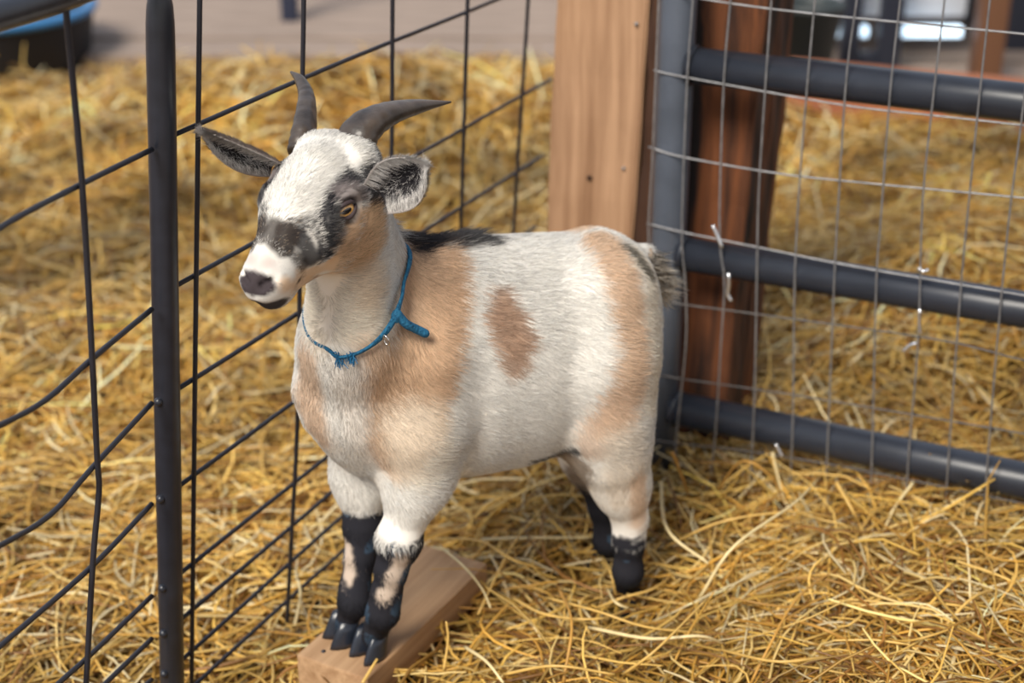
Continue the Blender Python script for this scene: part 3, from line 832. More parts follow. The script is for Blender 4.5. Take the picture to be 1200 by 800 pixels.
# head
HB = np.array([HH, HE, HN])
ell(hp(-.040, 0, -.010), (.044, .040, .034), HB, .02)            # skull
ell(hp(-.004, 0, -.012), (.044, .0395, .032), HB, .02)           # brow
cone(hp(.020, 0, -.020), hp(.080, 0, -.033), .0300, .0185, .02)  # muzzle
ell(hp(.084, 0, -.036), (.024, .0205, .0200), HB, .012)          # lips and nose
cone(hp(-.030, 0, -.056), hp(.068, 0, -.052), .025, .0105, .02)  # lower jaw
ell(hp(.080, 0, -.0565), (.015, .0125, .0085), HB, .006)         # chin
for s in (1, -1):
    ell(hp(-.020, .020 * s, -.046), (.034, .020, .026), HB, .02)  # cheek
    cone(hp(-.016, .032 * s, .003), hp(.012, .029 * s, -.001), .0095, .0075, .012)   # brow ridge
    cone(hp(-.006, .033 * s, -.026), hp(.034, .022 * s, -.030), .0085, .0080, .012)  # cheek bone
    ell(hp(-.052, .021 * s, .010), (.016, .015, .014), HB, .012)  # horn boss
    ell(hp(.0960, .0105 * s, -.0290), (.0085, .0080, .0085), HB, .006)
ell(hp(-.050, 0, .000), (.030, .028, .023), HB, .02)
cone(hp(.068, 0, -.013), hp(-.02, 0, .010), .0105, .018, .02)     # bridge of the nose
for s in (1, -1):                                                # eye sockets, nostrils, mouth line
    ell(hp(-.0010, .0435 * s, -.0055), (.0135, .0100, .0088), HB, .004, sub=True)
    cone(hp(.1040, .0075 * s, -.0280), hp(.0960, .0170 * s, -.0235), .0038, .0022, .003, sub=True)
    cone(hp(.106, .001 * s, -.0455), hp(.062, .0235 * s, -.0435), .0017, .0012, .003, sub=True)
cone(hp(.1085, 0, -.028), hp(.107, 0, -.044), .0012, .0010, .002, sub=True)

def surface_nets(sd):
    ins = sd < 0
    nx, ny, nz = sd.shape
    c = [ins[i:nx - 1 + i, j:ny - 1 + j, k:nz - 1 + k] for i in (0, 1) for j in (0, 1) for k in (0, 1)]
    s = sum(x.astype(np.int8) for x in c)
    act = (s > 0) & (s < 8)
    ids = np.full(act.shape, -1, np.int64); cells = np.argwhere(act); ids[act] = np.arange(len(cells))
    offs = np.array([(i, j, k) for i in (0, 1) for j in (0, 1) for k in (0, 1)])
    vals = np.stack([sd[cells[:, 0] + o[0], cells[:, 1] + o[1], cells[:, 2] + o[2]] for o in offs], 1)
    acc = np.zeros((len(cells), 3)); cnt = np.zeros(len(cells))
    for a in range(8):
        for b in range(a + 1, 8):
            if np.abs(offs[a] - offs[b]).sum() != 1: continue
            va, vb = vals[:, a], vals[:, b]; m = (va < 0) != (vb < 0)
            t = np.where(m, va / np.where(m, va - vb, 1), 0)
            acc += np.where(m[:, None], offs[a] + t[:, None] * (offs[b] - offs[a]), 0); cnt += m
    V = (cells + acc / cnt[:, None]) * VS + lo
    F = []
    for d in range(3):
        o = [0, 0, 0]; o[d] = 1
        A = ins[:nx - o[0], :ny - o[1], :nz - o[2]]; Bq = ins[o[0]:, o[1]:, o[2]:]
        e = np.argwhere(A != Bq)
        u, w = [(1, 2), (2, 0), (0, 1)][d]
        ok = (e[:, u] > 0) & (e[:, w] > 0) & (e[:, u] < ids.shape[u]) & (e[:, w] < ids.shape[w])
        e = e[ok]; fl = A[e[:, 0], e[:, 1], e[:, 2]]
        du = np.zeros(3, int); du[u] = 1; dw = np.zeros(3, int); dw[w] = 1
        q = [ids[tuple((e - x).T)] for x in (du + dw, dw, np.zeros(3, int), du)]
        q = np.stack(q, 1); q[~fl] = q[~fl][:, ::-1]
        F.append(q)
    return V, np.vstack(F)
GV_, GF_ = surface_nets(SD)
# one light smoothing pass
def relax(V, F, it=2, lam=0.5):
    E = np.vstack([F[:, [0, 1]], F[:, [1, 2]], F[:, [2, 3]], F[:, [3, 0]]])
    for _ in range(it):
        acc = np.zeros_like(V); cnt = np.zeros(len(V))
        for a, b in ((0, 1), (1, 0)):
            for k in range(3): acc[:, k] += np.bincount(E[:, a], V[E[:, b], k], len(V))
            cnt += np.bincount(E[:, a], minlength=len(V))
        V = V + lam * (acc / cnt[:, None] - V)
    return V
GV_ = relax(GV_, GF_, 2, 0.45)

def face_normals(V, F):
    n = np.cross(V[F[:, 2]] - V[F[:, 0]], V[F[:, 3]] - V[F[:, 1]])
    a = np.linalg.norm(n, axis=1); return n / (a[:, None] + 1e-12), a * 0.5
FNm, FAr = face_normals(GV_, GF_)
VN = np.zeros_like(GV_)
for k in range(4):
    for j in range(3): VN[:, j] += np.bincount(GF_[:, k], FNm[:, j] * FAr, len(GV_))
VN /= np.linalg.norm(VN, axis=1)[:, None] + 1e-12
VNs = VN.copy()
VNs = relax(VNs, GF_, 3, 0.6); VNs /= np.linalg.norm(VNs, axis=1)[:, None] + 1e-12
bvh = BVHTree.FromPolygons([tuple(v) for v in GV_], [tuple(int(i) for i in f) for f in GF_])
def surf(u, v):
    """point of the goat's surface behind a pixel (goat-local), nearest one if the ray misses"""
    o = w2g(CAM); d = gvec(ray(u, v))
    hit, nrm_, i, dist = bvh.ray_cast(Vector(o), Vector(unit(d)))
    if hit is None:
        best = None
        for dd in np.linspace(1.25, 1.85, 25):
            q, nn, i2, ds = bvh.find_nearest(Vector(o + d * dd))
            if best is None or ds < best[1]: best = (q, ds)
        hit = best[0]
    return np.array(hit)

# --- coat pattern: strokes laid on the surface: (pixel path, radius m, softness m, colour, mirrored on the head / body side)
MOT = (0.045, 0.036, 0.032); WHT = (0.87, 0.84, 0.78); CRM = (0.87, 0.77, 0.63); TAN = (0.68, 0.46, 0.30); DTN = (0.52, 0.33, 0.21); BLK = (0.022, 0.022, 0.028); GRY = (0.40, 0.36, 0.34)
CHK = (0.74, 0.49, 0.29); BRN = (0.25, 0.19, 0.14); BLU = (0.040, 0.065, 0.100); CNN = (0.62, 0.50, 0.40)
def seg_dist(P, path):
    d = np.full(len(P), 9.0)
    if len(path) == 1: return np.linalg.norm(P - path[0], axis=1)
    for a, b in zip(path, path[1:]):
        ab = b - a; t = np.clip(((P - a) @ ab) / (ab @ ab + 1e-9), 0, 1)
        d = np.minimum(d, np.linalg.norm(P - a - t[:, None] * ab, axis=1))
    return d
def jag(P, f, s):
    return (np.sin(P[:, 0] * f + s) * np.sin(P[:, 1] * f * 1.3 + 2 * s) + np.sin(P[:, 2] * f * 1.7 + P[:, 0] * f * .6 + s) * .7) / 1.7
STROKES = [  # body
    ([(385, 290), (395, 330), (400, 380)], .040, .02, CRM, 0, 1.0),
    ([(440, 250), (448, 290), (450, 335)], .020, .02, WHT, 0, .8),
    ([(425, 300), (430, 345)], .016, .02, (0.78, 0.60, 0.42), 0, .7),
    ([(500, 310), (497, 360), (487, 430), (470, 500)], .036, .014, TAN, 1, 1.0),
    ([(435, 430), (440, 480), (455, 530)], .030, .018, TAN, 1, .85),
    ([(520, 300), (525, 380), (515, 450)], .016, .012, TAN, 1, .9),
    ([(480, 500), (490, 540)], .030, .022, CRM, 1, .7),
    ([(358, 420), (362, 470), (378, 510)], .018, .014, TAN, 0, .8),
    ([(400, 430), (405, 490), (410, 540)], .020, .014, WHT, 0, .8),
    ([(583, 355), (590, 385), (600, 420)], .0165, .008, (0.50, 0.33, 0.23), 0, .9),
    ([(588, 375), (604, 400)], .018, .008, (0.50, 0.33, 0.23), 0, .9),
    ([(700, 284), (728, 330), (742, 400), (735, 450), (715, 495)], .020, .013, TAN, 1, .9),
    ([(745, 300), (762, 360), (768, 420), (762, 470)], .018, .012, CRM, 1, .9),
    ([(690, 520), (700, 500), (720, 470)], .018, .014, (0.70, 0.50, 0.36), 1, .7),
    ([(725, 520), (735, 580)], .022, .016, (0.82, 0.72, 0.60), 1, .8),
    ([(748, 560), (748, 612)], .010, .010, TAN, 1, .7),
    ([(622, 541), (645, 534), (668, 524)], .0065, .006, BLK, 0, .92),
    ([(668, 540), (680, 565), (690, 590)], .022, .010, BRN, 0, .9),
    ([(728, 290), (757, 318)], .008, .005, (0.10, 0.09, 0.07), 0, .9),
]
HSTROKES = [  # head, mirrored left-right
    ([(432, 262), (425, 290), (415, 312), (395, 322), (370, 330)], .021, .010, CHK, 1.0),
    ([(405, 275), (395, 298)], .014, .008, CHK, .95),
    ([(350, 322), (372, 318), (392, 312)], .0065, .006, (0.74, 0.53, 0.34), .9),
    ([(438, 250), (443, 285)], .012, .010, (0.76, 0.52, 0.31), .8),
    ([(454, 240), (456, 300)], .007, .008, WHT, .8),
    ([(345, 350), (385, 345)], .008, .008, (0.80, 0.66, 0.48), .8),
    ([(442, 178), (446, 200), (448, 232)], .0120, .006, BLK, .96),
    ([(428, 205), (434, 228)], .0095, .005, BLK, .95),
    ([(414, 212), (404, 214)], .0060, .005, BLK, .93),
    ([(335, 335), (350, 334), (372, 326)], .0070, .007, (0.74, 0.50, 0.30), .85),
    ([(404, 208), (390, 221), (380, 236)], .0048, .005, BLK, .93),
    ([(392, 230), (405, 226), (420, 232)], .0085, .006, (0.24, 0.205, 0.20), .90),
    ([(379, 236), (373, 258), (379, 280), (378, 300)], .0052, .004, BLK, .95),
    ([(385, 250), (387, 268), (390, 284)], .0060, .005, BLK, .85),
    ([(402, 268), (395, 278)], .0030, .005, GRY, .6),
    ([(348, 276), (360, 290), (366, 306)], .0085, .005, BLK, .90),
    ([(352, 262), (345, 276)], .0060, .006, BLK, .75),
    ([(338, 272), (334, 290)], .0105, .005, MOT, .97),
    ([(322, 262), (316, 282)], .0065, .005, MOT, .9),
    ([(345, 300), (356, 312)], .0060, .005, MOT, .8),
    ([(300, 300), (312, 306)], .0045, .006, (0.62, 0.50, 0.44), .6),
    ([(300, 311), (318, 310)], .0050, .007, (0.50, 0.43, 0.40), .65),
    ([(392, 345), (408, 340)], .0030, .004, (0.30, 0.2, 0.17), .6),
]
HEADW = None
def coat(P, dith=0.0):
    n = len(P)
    H = to_head(P)
    head = (H[:, 0] > -0.085) & (np.linalg.norm(H - np.array([0.01, 0, -0.02]), axis=1) < 0.135) & (P[:, 2] > 0.40) & (H[:, 2] > -0.085)
    c = np.tile(np.array(WHT), (n, 1))
    j = jag(P, 160, 1.0) * 0.0035 + jag(P, 420, 2.0) * 0.0018
    if dith: j = j + rng.normal(0, dith, n)
    def lay(path, r, s, col, k, D=None):
        nonlocal c
        d = seg_dist(P if D is None else D, path) + j * min(1.0, r / .012)
        w = k * (1 - sstep(r - s * 0.5, r + s * 0.7, d))
        cl_ = np.array(col)[None, :]
        if dith and col is MOT:
            cl_ = np.where((rng.random(n) < .25)[:, None], np.array([[.30, .23, .17]]), np.array([[.022, .020, .022]]))
        c = c * (1 - w[:, None]) + cl_ * w[:, None]
    for path, r, s, col, mir, k in STROKES_L:
        lay(path, r, s, col, k)
        if mir: lay(path * [1, -1, 1], r, s, col, k)
    # lower legs
    x, y, z = P.T
    front = x > -0.10
    kz = NFk[3][2] * 1.0
    jz = j * 1.4
    m = front & (z < 0.30)
    b = (1 - sstep(kz + .004, kz + .012, z + jz)) * m
    col = np.where((jag(P, 90, 4) > 0.55)[:, None], BLU, BLK)
    c = c * (1 - b[:, None]) + col * b[:, None]
    m = (~front) & (z < 0.28)
    hz_ = np.where(y > 0, .112, .128)
    b = (1 - sstep(hz_, hz_ + .010, z + jz * 1.5)) * m
    c = c * (1 - b[:, None]) + col * b[:, None]
    # pale streak down the outer front of each front cannon
    for path, r in STREAKS_L:
        d = seg_dist(P, path) + j * 1.1 + .25 * (P[:, 2] - .13) * 0
        w = (1 - sstep(r - .003, r + .003, d)) * 0.85
        c = c * (1 - w[:, None]) + np.array(CNN) * w[:, None]
    # head
    if head.any():
        ch = np.tile(np.array(WHT) * .93, (n, 1)); keep = c.copy(); 
        lowneck = sstep(-0.086, -0.060, H[:, 2]) * sstep(-0.085, -0.055, H[:, 0])
        c = ch
        Hm = H.copy(); Hm[:, 1] = np.abs(Hm[:, 1])
        for path, r, s, col, k in HSTROKES_L:
            lay(path, r, s, col, k, Hm)
        if dith:                                                # scattered darker hairs over the muzzle and forehead
            c = c * np.where((rng.random(n) < .10) & head, .62, 1.0)[:, None]
        # nose skin and lips
        w = 1 - sstep(.0105, .0145, np.linalg.norm((H - [.105, 0, -.0275]) * [1, .70, 1.15], axis=1) + j * .4)
        c = c * (1 - w[:, None]) + np.array([0.055, 0.044, 0.048]) * w[:, None]
        w = (1 - sstep(.013, .018, np.linalg.norm((H - [.095, 0, -.0520]) * [.9, .75, 1.4], axis=1) + j * .5)) * .96
        c = c * (1 - w[:, None]) + np.array([0.022, 0.020, 0.026]) * w[:, None]
        for s_ in (1,):
            w = (1 - sstep(.0016, .0036, seg_dist(Hm, np.array([[.102, .004, -.0450], [.060, .0240, -.0425]])))) * .95
            c = c * (1 - w[:, None]) + np.array([0.05, 0.035, 0.035]) * w[:, None]
            w = (1 - sstep(.0115, .0150, np.linalg.norm((Hm - EYEH) * [.8, 1, 1.05], axis=1))) * .85
            c = c * (1 - w[:, None]) + np.array([0.04, 0.030, 0.030]) * w[:, None]
        wt_ = (lowneck * head)[:, None]
        c = keep * (1 - wt_) + c * wt_
    return c
EYEH = np.array([.0030, .0400, -.0050])
STROKES_L = [(np.array([surf(u, v) for u, v in px]), r, s, col, mir, k) for px, r, s, col, mir, k in STROKES]
STROKES_L.append((np.array([[-.020, 0, .472], [-.060, 0, .480], [-.105, 0, .480], [-.150, 0, .474]]), .0150, .008, BLK, 0, .93))
STROKES_L.append((np.array([[-.015, 0, .466], [-.060, 0, .476]]), .026, .010, BLK, 0, .93))
HSTROKES_L = []
for px, r, s, col, k in HSTROKES:
    q = to_head(np.array([surf(u, v) for u, v in px])); q[:, 1] = np.abs(q[:, 1]); HSTROKES_L.append((q, r, s, col, k))
STREAKS_L = [(np.array([surf(u, v) for u, v in [(474, 655), (461, 675), (450, 697)]]), .0075),
             (np.array([surf(u, v) for u, v in [(404, 632), (408, 655), (410, 682)]]), .0060)]

body = link('body', mesh_np('body', GV_, GF_, M_SKIN, True, coat(GV_)), parent=goat)

# --- hair
def hair_object(name, P, N, D, L, C, parent, r0=0.00030, curve=0.35, npt=5, wob=0.12):
    n = len(P)
    t = np.linspace(0, 1, npt)[None, :, None]
    N_ = N / (np.linalg.norm(N, axis=1, keepdims=True) + 1e-9)
    side = np.cross(N_, D)
    w = rng.normal(0, wob, (n, 1)) ; w2 = rng.normal(0, wob, (n, 1))
    base = P - N_ * 0.0010
    lean = D + side * w - N_ * 0.0
    pts = base[:, None, :] + L[:, None, None] * (t * lean[:, None, :] + (t * t) * curve * ((side * w2)[:, None, :] * 2 - N_[:, None, :] * 0.28))
    cu = bpy.data.hair_curves.new(name)
    cu.add_curves([npt] * n)
    cu.points.foreach_set('position', pts.astype(np.float32).ravel())
    ra = cu.attributes.get('radius') or cu.attributes.new('radius', 'FLOAT', 'POINT')
    rad = r0 * (1.02 - t[0, :, 0] ** 1.5 * 0.95)
    ra.data.foreach_set('value', (rad[None, :] * rng.uniform(.75, 1.2, (n, 1))).astype(np.float32).ravel())
    ca = cu.attributes.new('col', 'FLOAT_COLOR', 'POINT')
    cc = np.ones((n, npt, 4), np.float32)
    tone = np.linspace(.72, 1.12, npt)[None, :, None]
    cc[:, :, :3] = np.clip((np.asarray(C) * rng.uniform(.74, 1.14, (n, 1)))[:, None, :] * tone ** (1, 1.05, 1.15), 0.004, .93)
    ca.data.foreach_set('color', cc.ravel())
    na = cu.attributes.new('nrm', 'FLOAT_VECTOR', 'CURVE')
    na.data.foreach_set('vector', N_.astype(np.float32).ravel())
    cu.materials.append(M_FUR)
    return link(name, cu, parent=parent, kind='stuff')

NHAIR = 230000
# more roots where the hair is short and seen large (the head)
Hc = to_head(GV_[GF_].mean(1)); hd = np.linalg.norm(Hc - np.array([0.01, 0, -0.02]), axis=1)
wgt = FAr * np.where(hd < .12, 3.2, 1.0)
cen = GV_[GF_].mean(1)
wgt *= np.where((cen[:, 2] < .30), 1.2, 1.0)
fi = rng.choice(len(GF_), NHAIR, p=wgt / wgt.sum())
a, b = rng.random((2, NHAIR, 1))
q = GF_[fi]
def bil(A): return A[q[:, 0]] * (1 - a) * (1 - b) + A[q[:, 1]] * a * (1 - b) + A[q[:, 2]] * a * b + A[q[:, 3]] * (1 - a) * b
R_ = bil(GV_); N_ = bil(VNs); N_ /= np.linalg.norm(N_, axis=1)[:, None]
H_ = to_head(R_)
x, y, z = R_.T
wh = sstep(0.150, 0.105, np.linalg.norm(H_ - np.array([0.02, 0, -0.02]), axis=1)) * sstep(-.085, -.05, H_[:, 0])   # head weight
comb = np.zeros((NHAIR, 3))
comb += np.array([-0.85, 0, -0.50])
neckw = sstep(0.33, 0.42, z) * sstep(-0.09, -0.02, x)
comb = comb * (1 - neckw[:, None]) + np.array([-0.15, 0, -0.95]) * neckw[:, None]
chest = sstep(-0.02, 0.03, x) * sstep(.45, .38, z)
comb = comb * (1 - chest[:, None]) + np.array([0.1, 0, -1.0]) * chest[:, None]
leg = sstep(.25, .21, z)
comb = comb * (1 - leg[:, None]) + np.array([-0.12, 0, -1.0]) * leg[:, None]
headc = -HH[None, :] * 1.0 + HE[None, :] * (np.sign(H_[:, 1]) * sstep(0, .02, np.abs(H_[:, 1])) * .45)[:, None] + HN[None, :] * (.25 * sstep(-.02, .02, H_[:, 2]) - .25)[:, None]
comb = comb * (1 - wh[:, None]) + headc * wh[:, None]
# broad swirls and tufts
sw = np.stack([jag(R_, 38, 1.), jag(R_, 38, 5.), jag(R_, 38, 9.)], 1) * 0.22 + np.stack([jag(R_, 130, 1.), jag(R_, 130, 5.), jag(R_, 130, 9.)], 1) * 0.26
comb = comb + sw * (1 - wh[:, None] * .4)
comb -= N_ * (comb * N_).sum(1)[:, None]
comb /= np.linalg.norm(comb, axis=1)[:, None] + 1e-9
lift = 0.34 * (1 - wh) + 0.24 * wh
lift = lift * (1 - leg * .35)
D_ = comb + N_ * lift[:, None]; D_ /= np.linalg.norm(D_, axis=1)[:, None]
L_ = 0.0140 - .003 * sstep(-.02, .02, x)
L_ = L_ * (1 - wh) + (0.0075 * sstep(.115, .02, H_[:, 0]) + .0038) * wh
L_ = np.where(z < .25, .0125, L_) * (1 - 0) 
L_ = np.where((z < NFk[3][2]) , .0095, L_)
ridge = sstep(.020, .006, np.abs(y)) * sstep(.44, .47, z) * (x < -.01) * (x > -.14)
L_ = L_ + ridge * .007; D_ = D_ + ridge[:, None] * np.array([-.5, 0, .25])
L_ = np.where((np.abs(y) < .03) & (x < -.33) & (z > .33), .013, L_)
eyed = np.linalg.norm(np.stack([H_[:, 0], np.abs(H_[:, 1]), H_[:, 2]], 1) - EYEH, axis=1)
nosed = np.linalg.norm(H_ - np.array([.106, 0, -.025]), axis=1)
keep = (eyed > .0120) & (nosed > .011) & (z > -.02)
L_ = np.where(eyed < .018, .0035, L_); L_ = np.where(nosed < .020, .0024, L_)
L_ *= rng.uniform(.65, 1.15, NHAIR)
CC = coat(R_, .0024)
k_ = keep
hair_object('fur', R_[k_], N_[k_], D_[k_], L_[k_], CC[k_], body)

# --- tail tuft
tn = 4200
tt = rng.random(tn)
ta = gpl(752, 304, 0.004); tb_ = gpl(770, 336, 0.002)
R3 = ta + (tb_ - ta) * tt[:, None] + rng.normal(0, .0055, (tn, 3)) * [1, 1.3, 1]
out = np.stack([-rng.random(tn) * .8 - .15, rng.normal(0.10, .30, tn), -np.abs(rng.normal(.35, .45, tn)) + .12], 1)
out /= np.linalg.norm(out, axis=1)[:, None]
colr = np.where(((tt < .65) & (rng.random(tn) < .35))[:, None], (0.16, 0.13, 0.10), (0.88, 0.79, 0.67))
tl = link('tail', sweep([ta + [.02, 0, -.006], ta + [-.002, 0, .004], tb_], [.014, .012, .005], 12, name='tail', mat=plain('tail_skin', (.40, .30, .22), .9)), parent=goat)
hair_object('tail_hair', R3, out, out, rng.uniform(.013, .028, tn), colr, tl, .0004, .2, 5, .1)

# --- hooves: two toes each
def hoof(c, fwd, s=1.0):
    bm = bmesh.new(); fwd = unit(np.array([fwd[0], fwd[1], 0])); lat = np.array([-fwd[1], fwd[0], 0])
    for sg in (1, -1):
        secs = [(-.0060, 0.016, 1.00), (-.0045, .030, .78), (.0, .042, .62)]
        rings = []
        for zi, (zz, sc) in enumerate([(0.0, 1.0), (0.006, 1.0), (0.020, .86), (0.032, .74)]):
            ring = []
            for k in range(14):
                t = 2 * math.pi * k / 14
                fx = math.cos(t); ly = math.sin(t)
                L = (.021 if fx > 0 else .013) * sc; W = .0098 * sc
                p = np.array(c) + fwd * (L * fx * (1 if fx < 0 else 1) + .004 - zz * .28 + .003) * s + lat * (sg * .0108 + W * ly * (1 - .35 * max(fx, 0) ** 2) + sg * .002 * max(fx, 0)) * s + np.array([0, 0, zz * s])
                ring.append(bm.verts.new(p))
            rings.append(ring)
        for r1, r2 in zip(rings, rings[1:]):
            for k in range(14): bm.faces.new((r1[k], r1[(k + 1) % 14], r2[(k + 1) % 14], r2[k]))
        bm.faces.new(rings[0][::-1]); bm.faces.new(rings[-1])
    return from_bm('hoof', bm, M_HOOF)
for c, zz, f in ((hfn, .0405, (1, .30)), (hff, .0405, (1, -.05)), (hhn, -.012, (1, .2)), (hhf, -.012, (1, 0))):
    link('hoof', hoof((c[0] - .001, c[1], zz), f, .90), parent=goat)

# --- horns
def horn(pts, rads, flatax):
    P = smooth_path(pts, 46); n = len(P)
    s = np.linspace(0, 1, n)
    r = np.interp(s, np.linspace(0, 1, len(rads)), rads)
    r = r * (1 + 0.10 * (np.abs(np.sin(s * 34 + 1.2 * np.sin(s * 9))) ** 0.6 - .5) * (1 - s) ** .7)
    T = np.gradient(P, axis=0); T /= np.linalg.norm(T, axis=1)[:, None]
    bm = bmesh.new(); rings = []
    for i in range(n):
        a_ = unit(flatax - T[i] * (flatax @ T[i])); b_ = np.cross(T[i], a_)
        rings.append([bm.verts.new(P[i] + r[i] * (math.cos(t) * a_ * .72 + math.sin(t) * b_ * (1.0 + .10 * math.cos(t * 2)))) for t in np.linspace(0, 2 * math.pi, 25)[:-1]])
    for r1, r2 in zip(rings, rings[1:]):
        for k in range(24): bm.faces.new((r1[k], r1[(k + 1) % 24], r2[(k + 1) % 24], r2[k]))
    bm.faces.new(rings[0][::-1]); bm.faces.new(rings[-1])
    return from_bm('horn', bm, M_HORN)
hd0 = lambda u, v, d: gd(u, v, d)
hb_n = surf(418, 172); hb_f = surf(356, 168)
dn = (w2g(CAM) - hb_n); depth_n = 1.36; depth_f = 1.385
link('horn', horn([gd(411, 190, 1.330), gd(415, 170, 1.335), gd(428, 149, 1.340), gd(453, 134, 1.352), (gd(487, 125, 1.375)), gd(528, 119.5, 1.405)], [.0195, .0205, .0182, .0138, .0090, .0012], HN), parent=goat)
link('horn', horn([gd(352, 182, 1.345), gd(356, 158, 1.352), gd(359, 133, 1.37), gd(359, 112, 1.39), gd(352, 95, 1.405), gd(341, 84.5, 1.415)], [.0150, .0145, .0125, .0100, .0070, .0014], HE), parent=goat)

# --- ears
def ear(base, tip, opening, W, cup, tint_in, tint_out, shape=1.0, hair_in=True):
    base = np.asarray(base); tip = np.asarray(tip); A = tip - base; Ln = np.linalg.norm(A); A = A / Ln
    O = unit(opening - A * (opening @ A)); S = np.cross(A, O)
    ns, nt_ = 22, 17
    P = np.zeros((ns, nt_, 3)); ST_ = np.zeros((ns, nt_, 2))
    for i, s in enumerate(np.linspace(0, 1, ns)):
        w = W * (math.sin(math.pi * (0.17 + 0.83 * s ** shape)) ** (0.72 if shape == 1 else .55) if s < .999 else 0.02)
        w = max(w, W * .05)
        for j_, t in enumerate(np.linspace(-1, 1, nt_)):
            ang = t * cup
            P[i, j_] = base + A * (s * Ln - 0.10 * Ln * (1 - math.cos(ang)) * (1 - s)) + S * w * math.sin(ang) / math.sin(cup) + O * (w * (1 - math.cos(ang)) / math.sin(cup) * 1.0 - 0.10 * Ln * s * s * 0)
            ST_[i, j_] = (s, t)
    back = P - O * 0.0016
    def grid(Q, flip):
        idx = np.arange(ns * nt_).reshape(ns, nt_)
        q = np.stack([idx[:-1, :-1], idx[:-1, 1:], idx[1:, 1:], idx[1:, :-1]], -1).reshape(-1, 4)
        return q[:, ::-1] if flip else q
    V = np.vstack([P.reshape(-1, 3), back.reshape(-1, 3)]); n0 = ns * nt_
    F1 = grid(P, False); F2 = grid(P, True) + n0
    idx = np.arange(n0).reshape(ns, nt_)
    rim = []
    for i in range(ns - 1):
        rim += [[idx[i, 0], idx[i + 1, 0], idx[i + 1, 0] + n0, idx[i, 0] + n0], [idx[i, -1], idx[i, -1] + n0, idx[i + 1, -1] + n0, idx[i + 1, -1]]]
    for j_ in range(nt_ - 1):
        rim += [[idx[-1, j_], idx[-1, j_ + 1], idx[-1, j_ + 1] + n0, idx[-1, j_] + n0], [idx[0, j_], idx[0, j_] + n0, idx[0, j_ + 1] + n0, idx[0, j_ + 1]]]
    F = np.vstack([F1, F2, np.array(rim)])
    st = ST_.reshape(-1, 2)
    e_ = np.maximum(np.abs(st[:, 1]) ** 2, np.clip((st[:, 0] - .70) / .30, 0, 1) ** 1.5)
    cin = np.array(tint_in) * (1 - e_[:, None]) + np.array((.42, .38, .36)) * e_[:, None]
    cout = np.tile(np.array(tint_out), (n0, 1))
    me = mesh_np('ear', V, F, M_SKIN, True, np.vstack([cin, cout]))
    o = link('ear', me, parent=goat)
    # hairs: pale fringes along the edges, dark inside, short outside
    m = 5200
    s = rng.random(m) ** .8; t = rng.uniform(-1, 1, m)
    i = np.clip((s * (ns - 1)).astype(int), 0, ns - 2); jj = np.clip(((t + 1) / 2 * (nt_ - 1)).astype(int), 0, nt_ - 2)
    Q = P[i, jj] + rng.random((m, 1)) * (P[i + 1, jj] - P[i, jj]) + rng.random((m, 1)) * (P[i, jj + 1] - P[i, jj])
    inner = rng.random(m) < .55
    du = P[np.minimum(i + 1, ns - 1), jj] - P[i, jj]; dv = P[i, jj + 1] - P[i, jj]
    Nn = np.cross(du, dv); Nn /= np.linalg.norm(Nn, axis=1)[:, None] + 1e-9
    sg = np.sign((Nn * O).sum(1)); Nn = Nn * sg[:, None]
    Nn = np.where(inner[:, None], Nn, -Nn)
    Q = np.where(inner[:, None], Q, Q - O * .0016)
    edgew = np.abs(t) ** 2
    dirn = A[None, :] * .8 + S[None, :] * (-(t * .9) * inner + t * .3 * (~inner))[:, None] + Nn * .35 + rng.normal(0, .15, (m, 3))
    dirn /= np.linalg.norm(dirn, axis=1)[:, None]
    L = np.where(inner, .009 + .007 * edgew, .006)
    streak = (edgew > .58) | (s > .82) | (rng.random(m) < np.where(s < .35, .45, .12))
    cin_ = np.where(streak[:, None], (.74, .71, .68), np.array(tint_in))
    Cc = np.where(inner[:, None], cin_, np.array(tint_out))
    hair_object('ear_hair', Q, Nn, dirn, L * rng.uniform(.6, 1.1, m), Cc, o, .00024, .3, 4, .1)
    return o
camv = lambda p: unit(w2g(CAM) - np.asarray(p))
nb = gd(446, 228, 1.300); nt2 = gd(497, 192, 1.270)
ear(nb, nt2, camv(nb) + HE * .10 + np.array([0, 0, -.05]), .0235, .95, (.035, .033, .038), (.60, .56, .53), shape=1.35)
fb_ = gd(322, 192, 1.325); ft = gd(237, 153, 1.290)
ear(fb_, ft, camv(fb_) * .55 - np.array([0, 0, .75]) + HH * .3, .0185, 1.05, (.030, .028, .032), (.20, .16, .14))

# --- eyes
M_EYE, nt, b = new_mat('amber_goat_eye')
tc = nt.nodes.new('ShaderNodeTexCoord'); sp = nt.nodes.new('ShaderNodeSeparateXYZ'); nt.links.new(tc.outputs['Object'], sp.inputs[0])
def mth(op, a_, b_=None, c_=None):
    n = nt.nodes.new('ShaderNodeMath'); n.operation = op
    for i_, v_ in enumerate((a_, b_, c_)):
        if v_ is None: continue
        if isinstance(v_, (int, float)): n.inputs[i_].default_value = v_
        else: nt.links.new(v_, n.inputs[i_])
    return n.outputs[0]
X2 = mth('MULTIPLY', sp.outputs['X'], sp.outputs['X']); Y2 = mth('MULTIPLY', sp.outputs['Y'], sp.outputs['Y'])
rr = mth('SQRT', mth('ADD', X2, Y2))
pup = mth('SQRT', mth('ADD', mth('MULTIPLY', X2, 0.55), mth('MULTIPLY', Y2, 2.2)))
rp = nt.nodes.new('ShaderNodeValToRGB'); nt.links.new(mth('MULTIPLY', rr, 100.0), rp.inputs[0])
E_ = rp.color_ramp.elements
E_[0].position = 0.0; E_[0].color = (.35, .17, .05, 1); E_[1].position = .60; E_[1].color = (.80, .46, .14, 1)
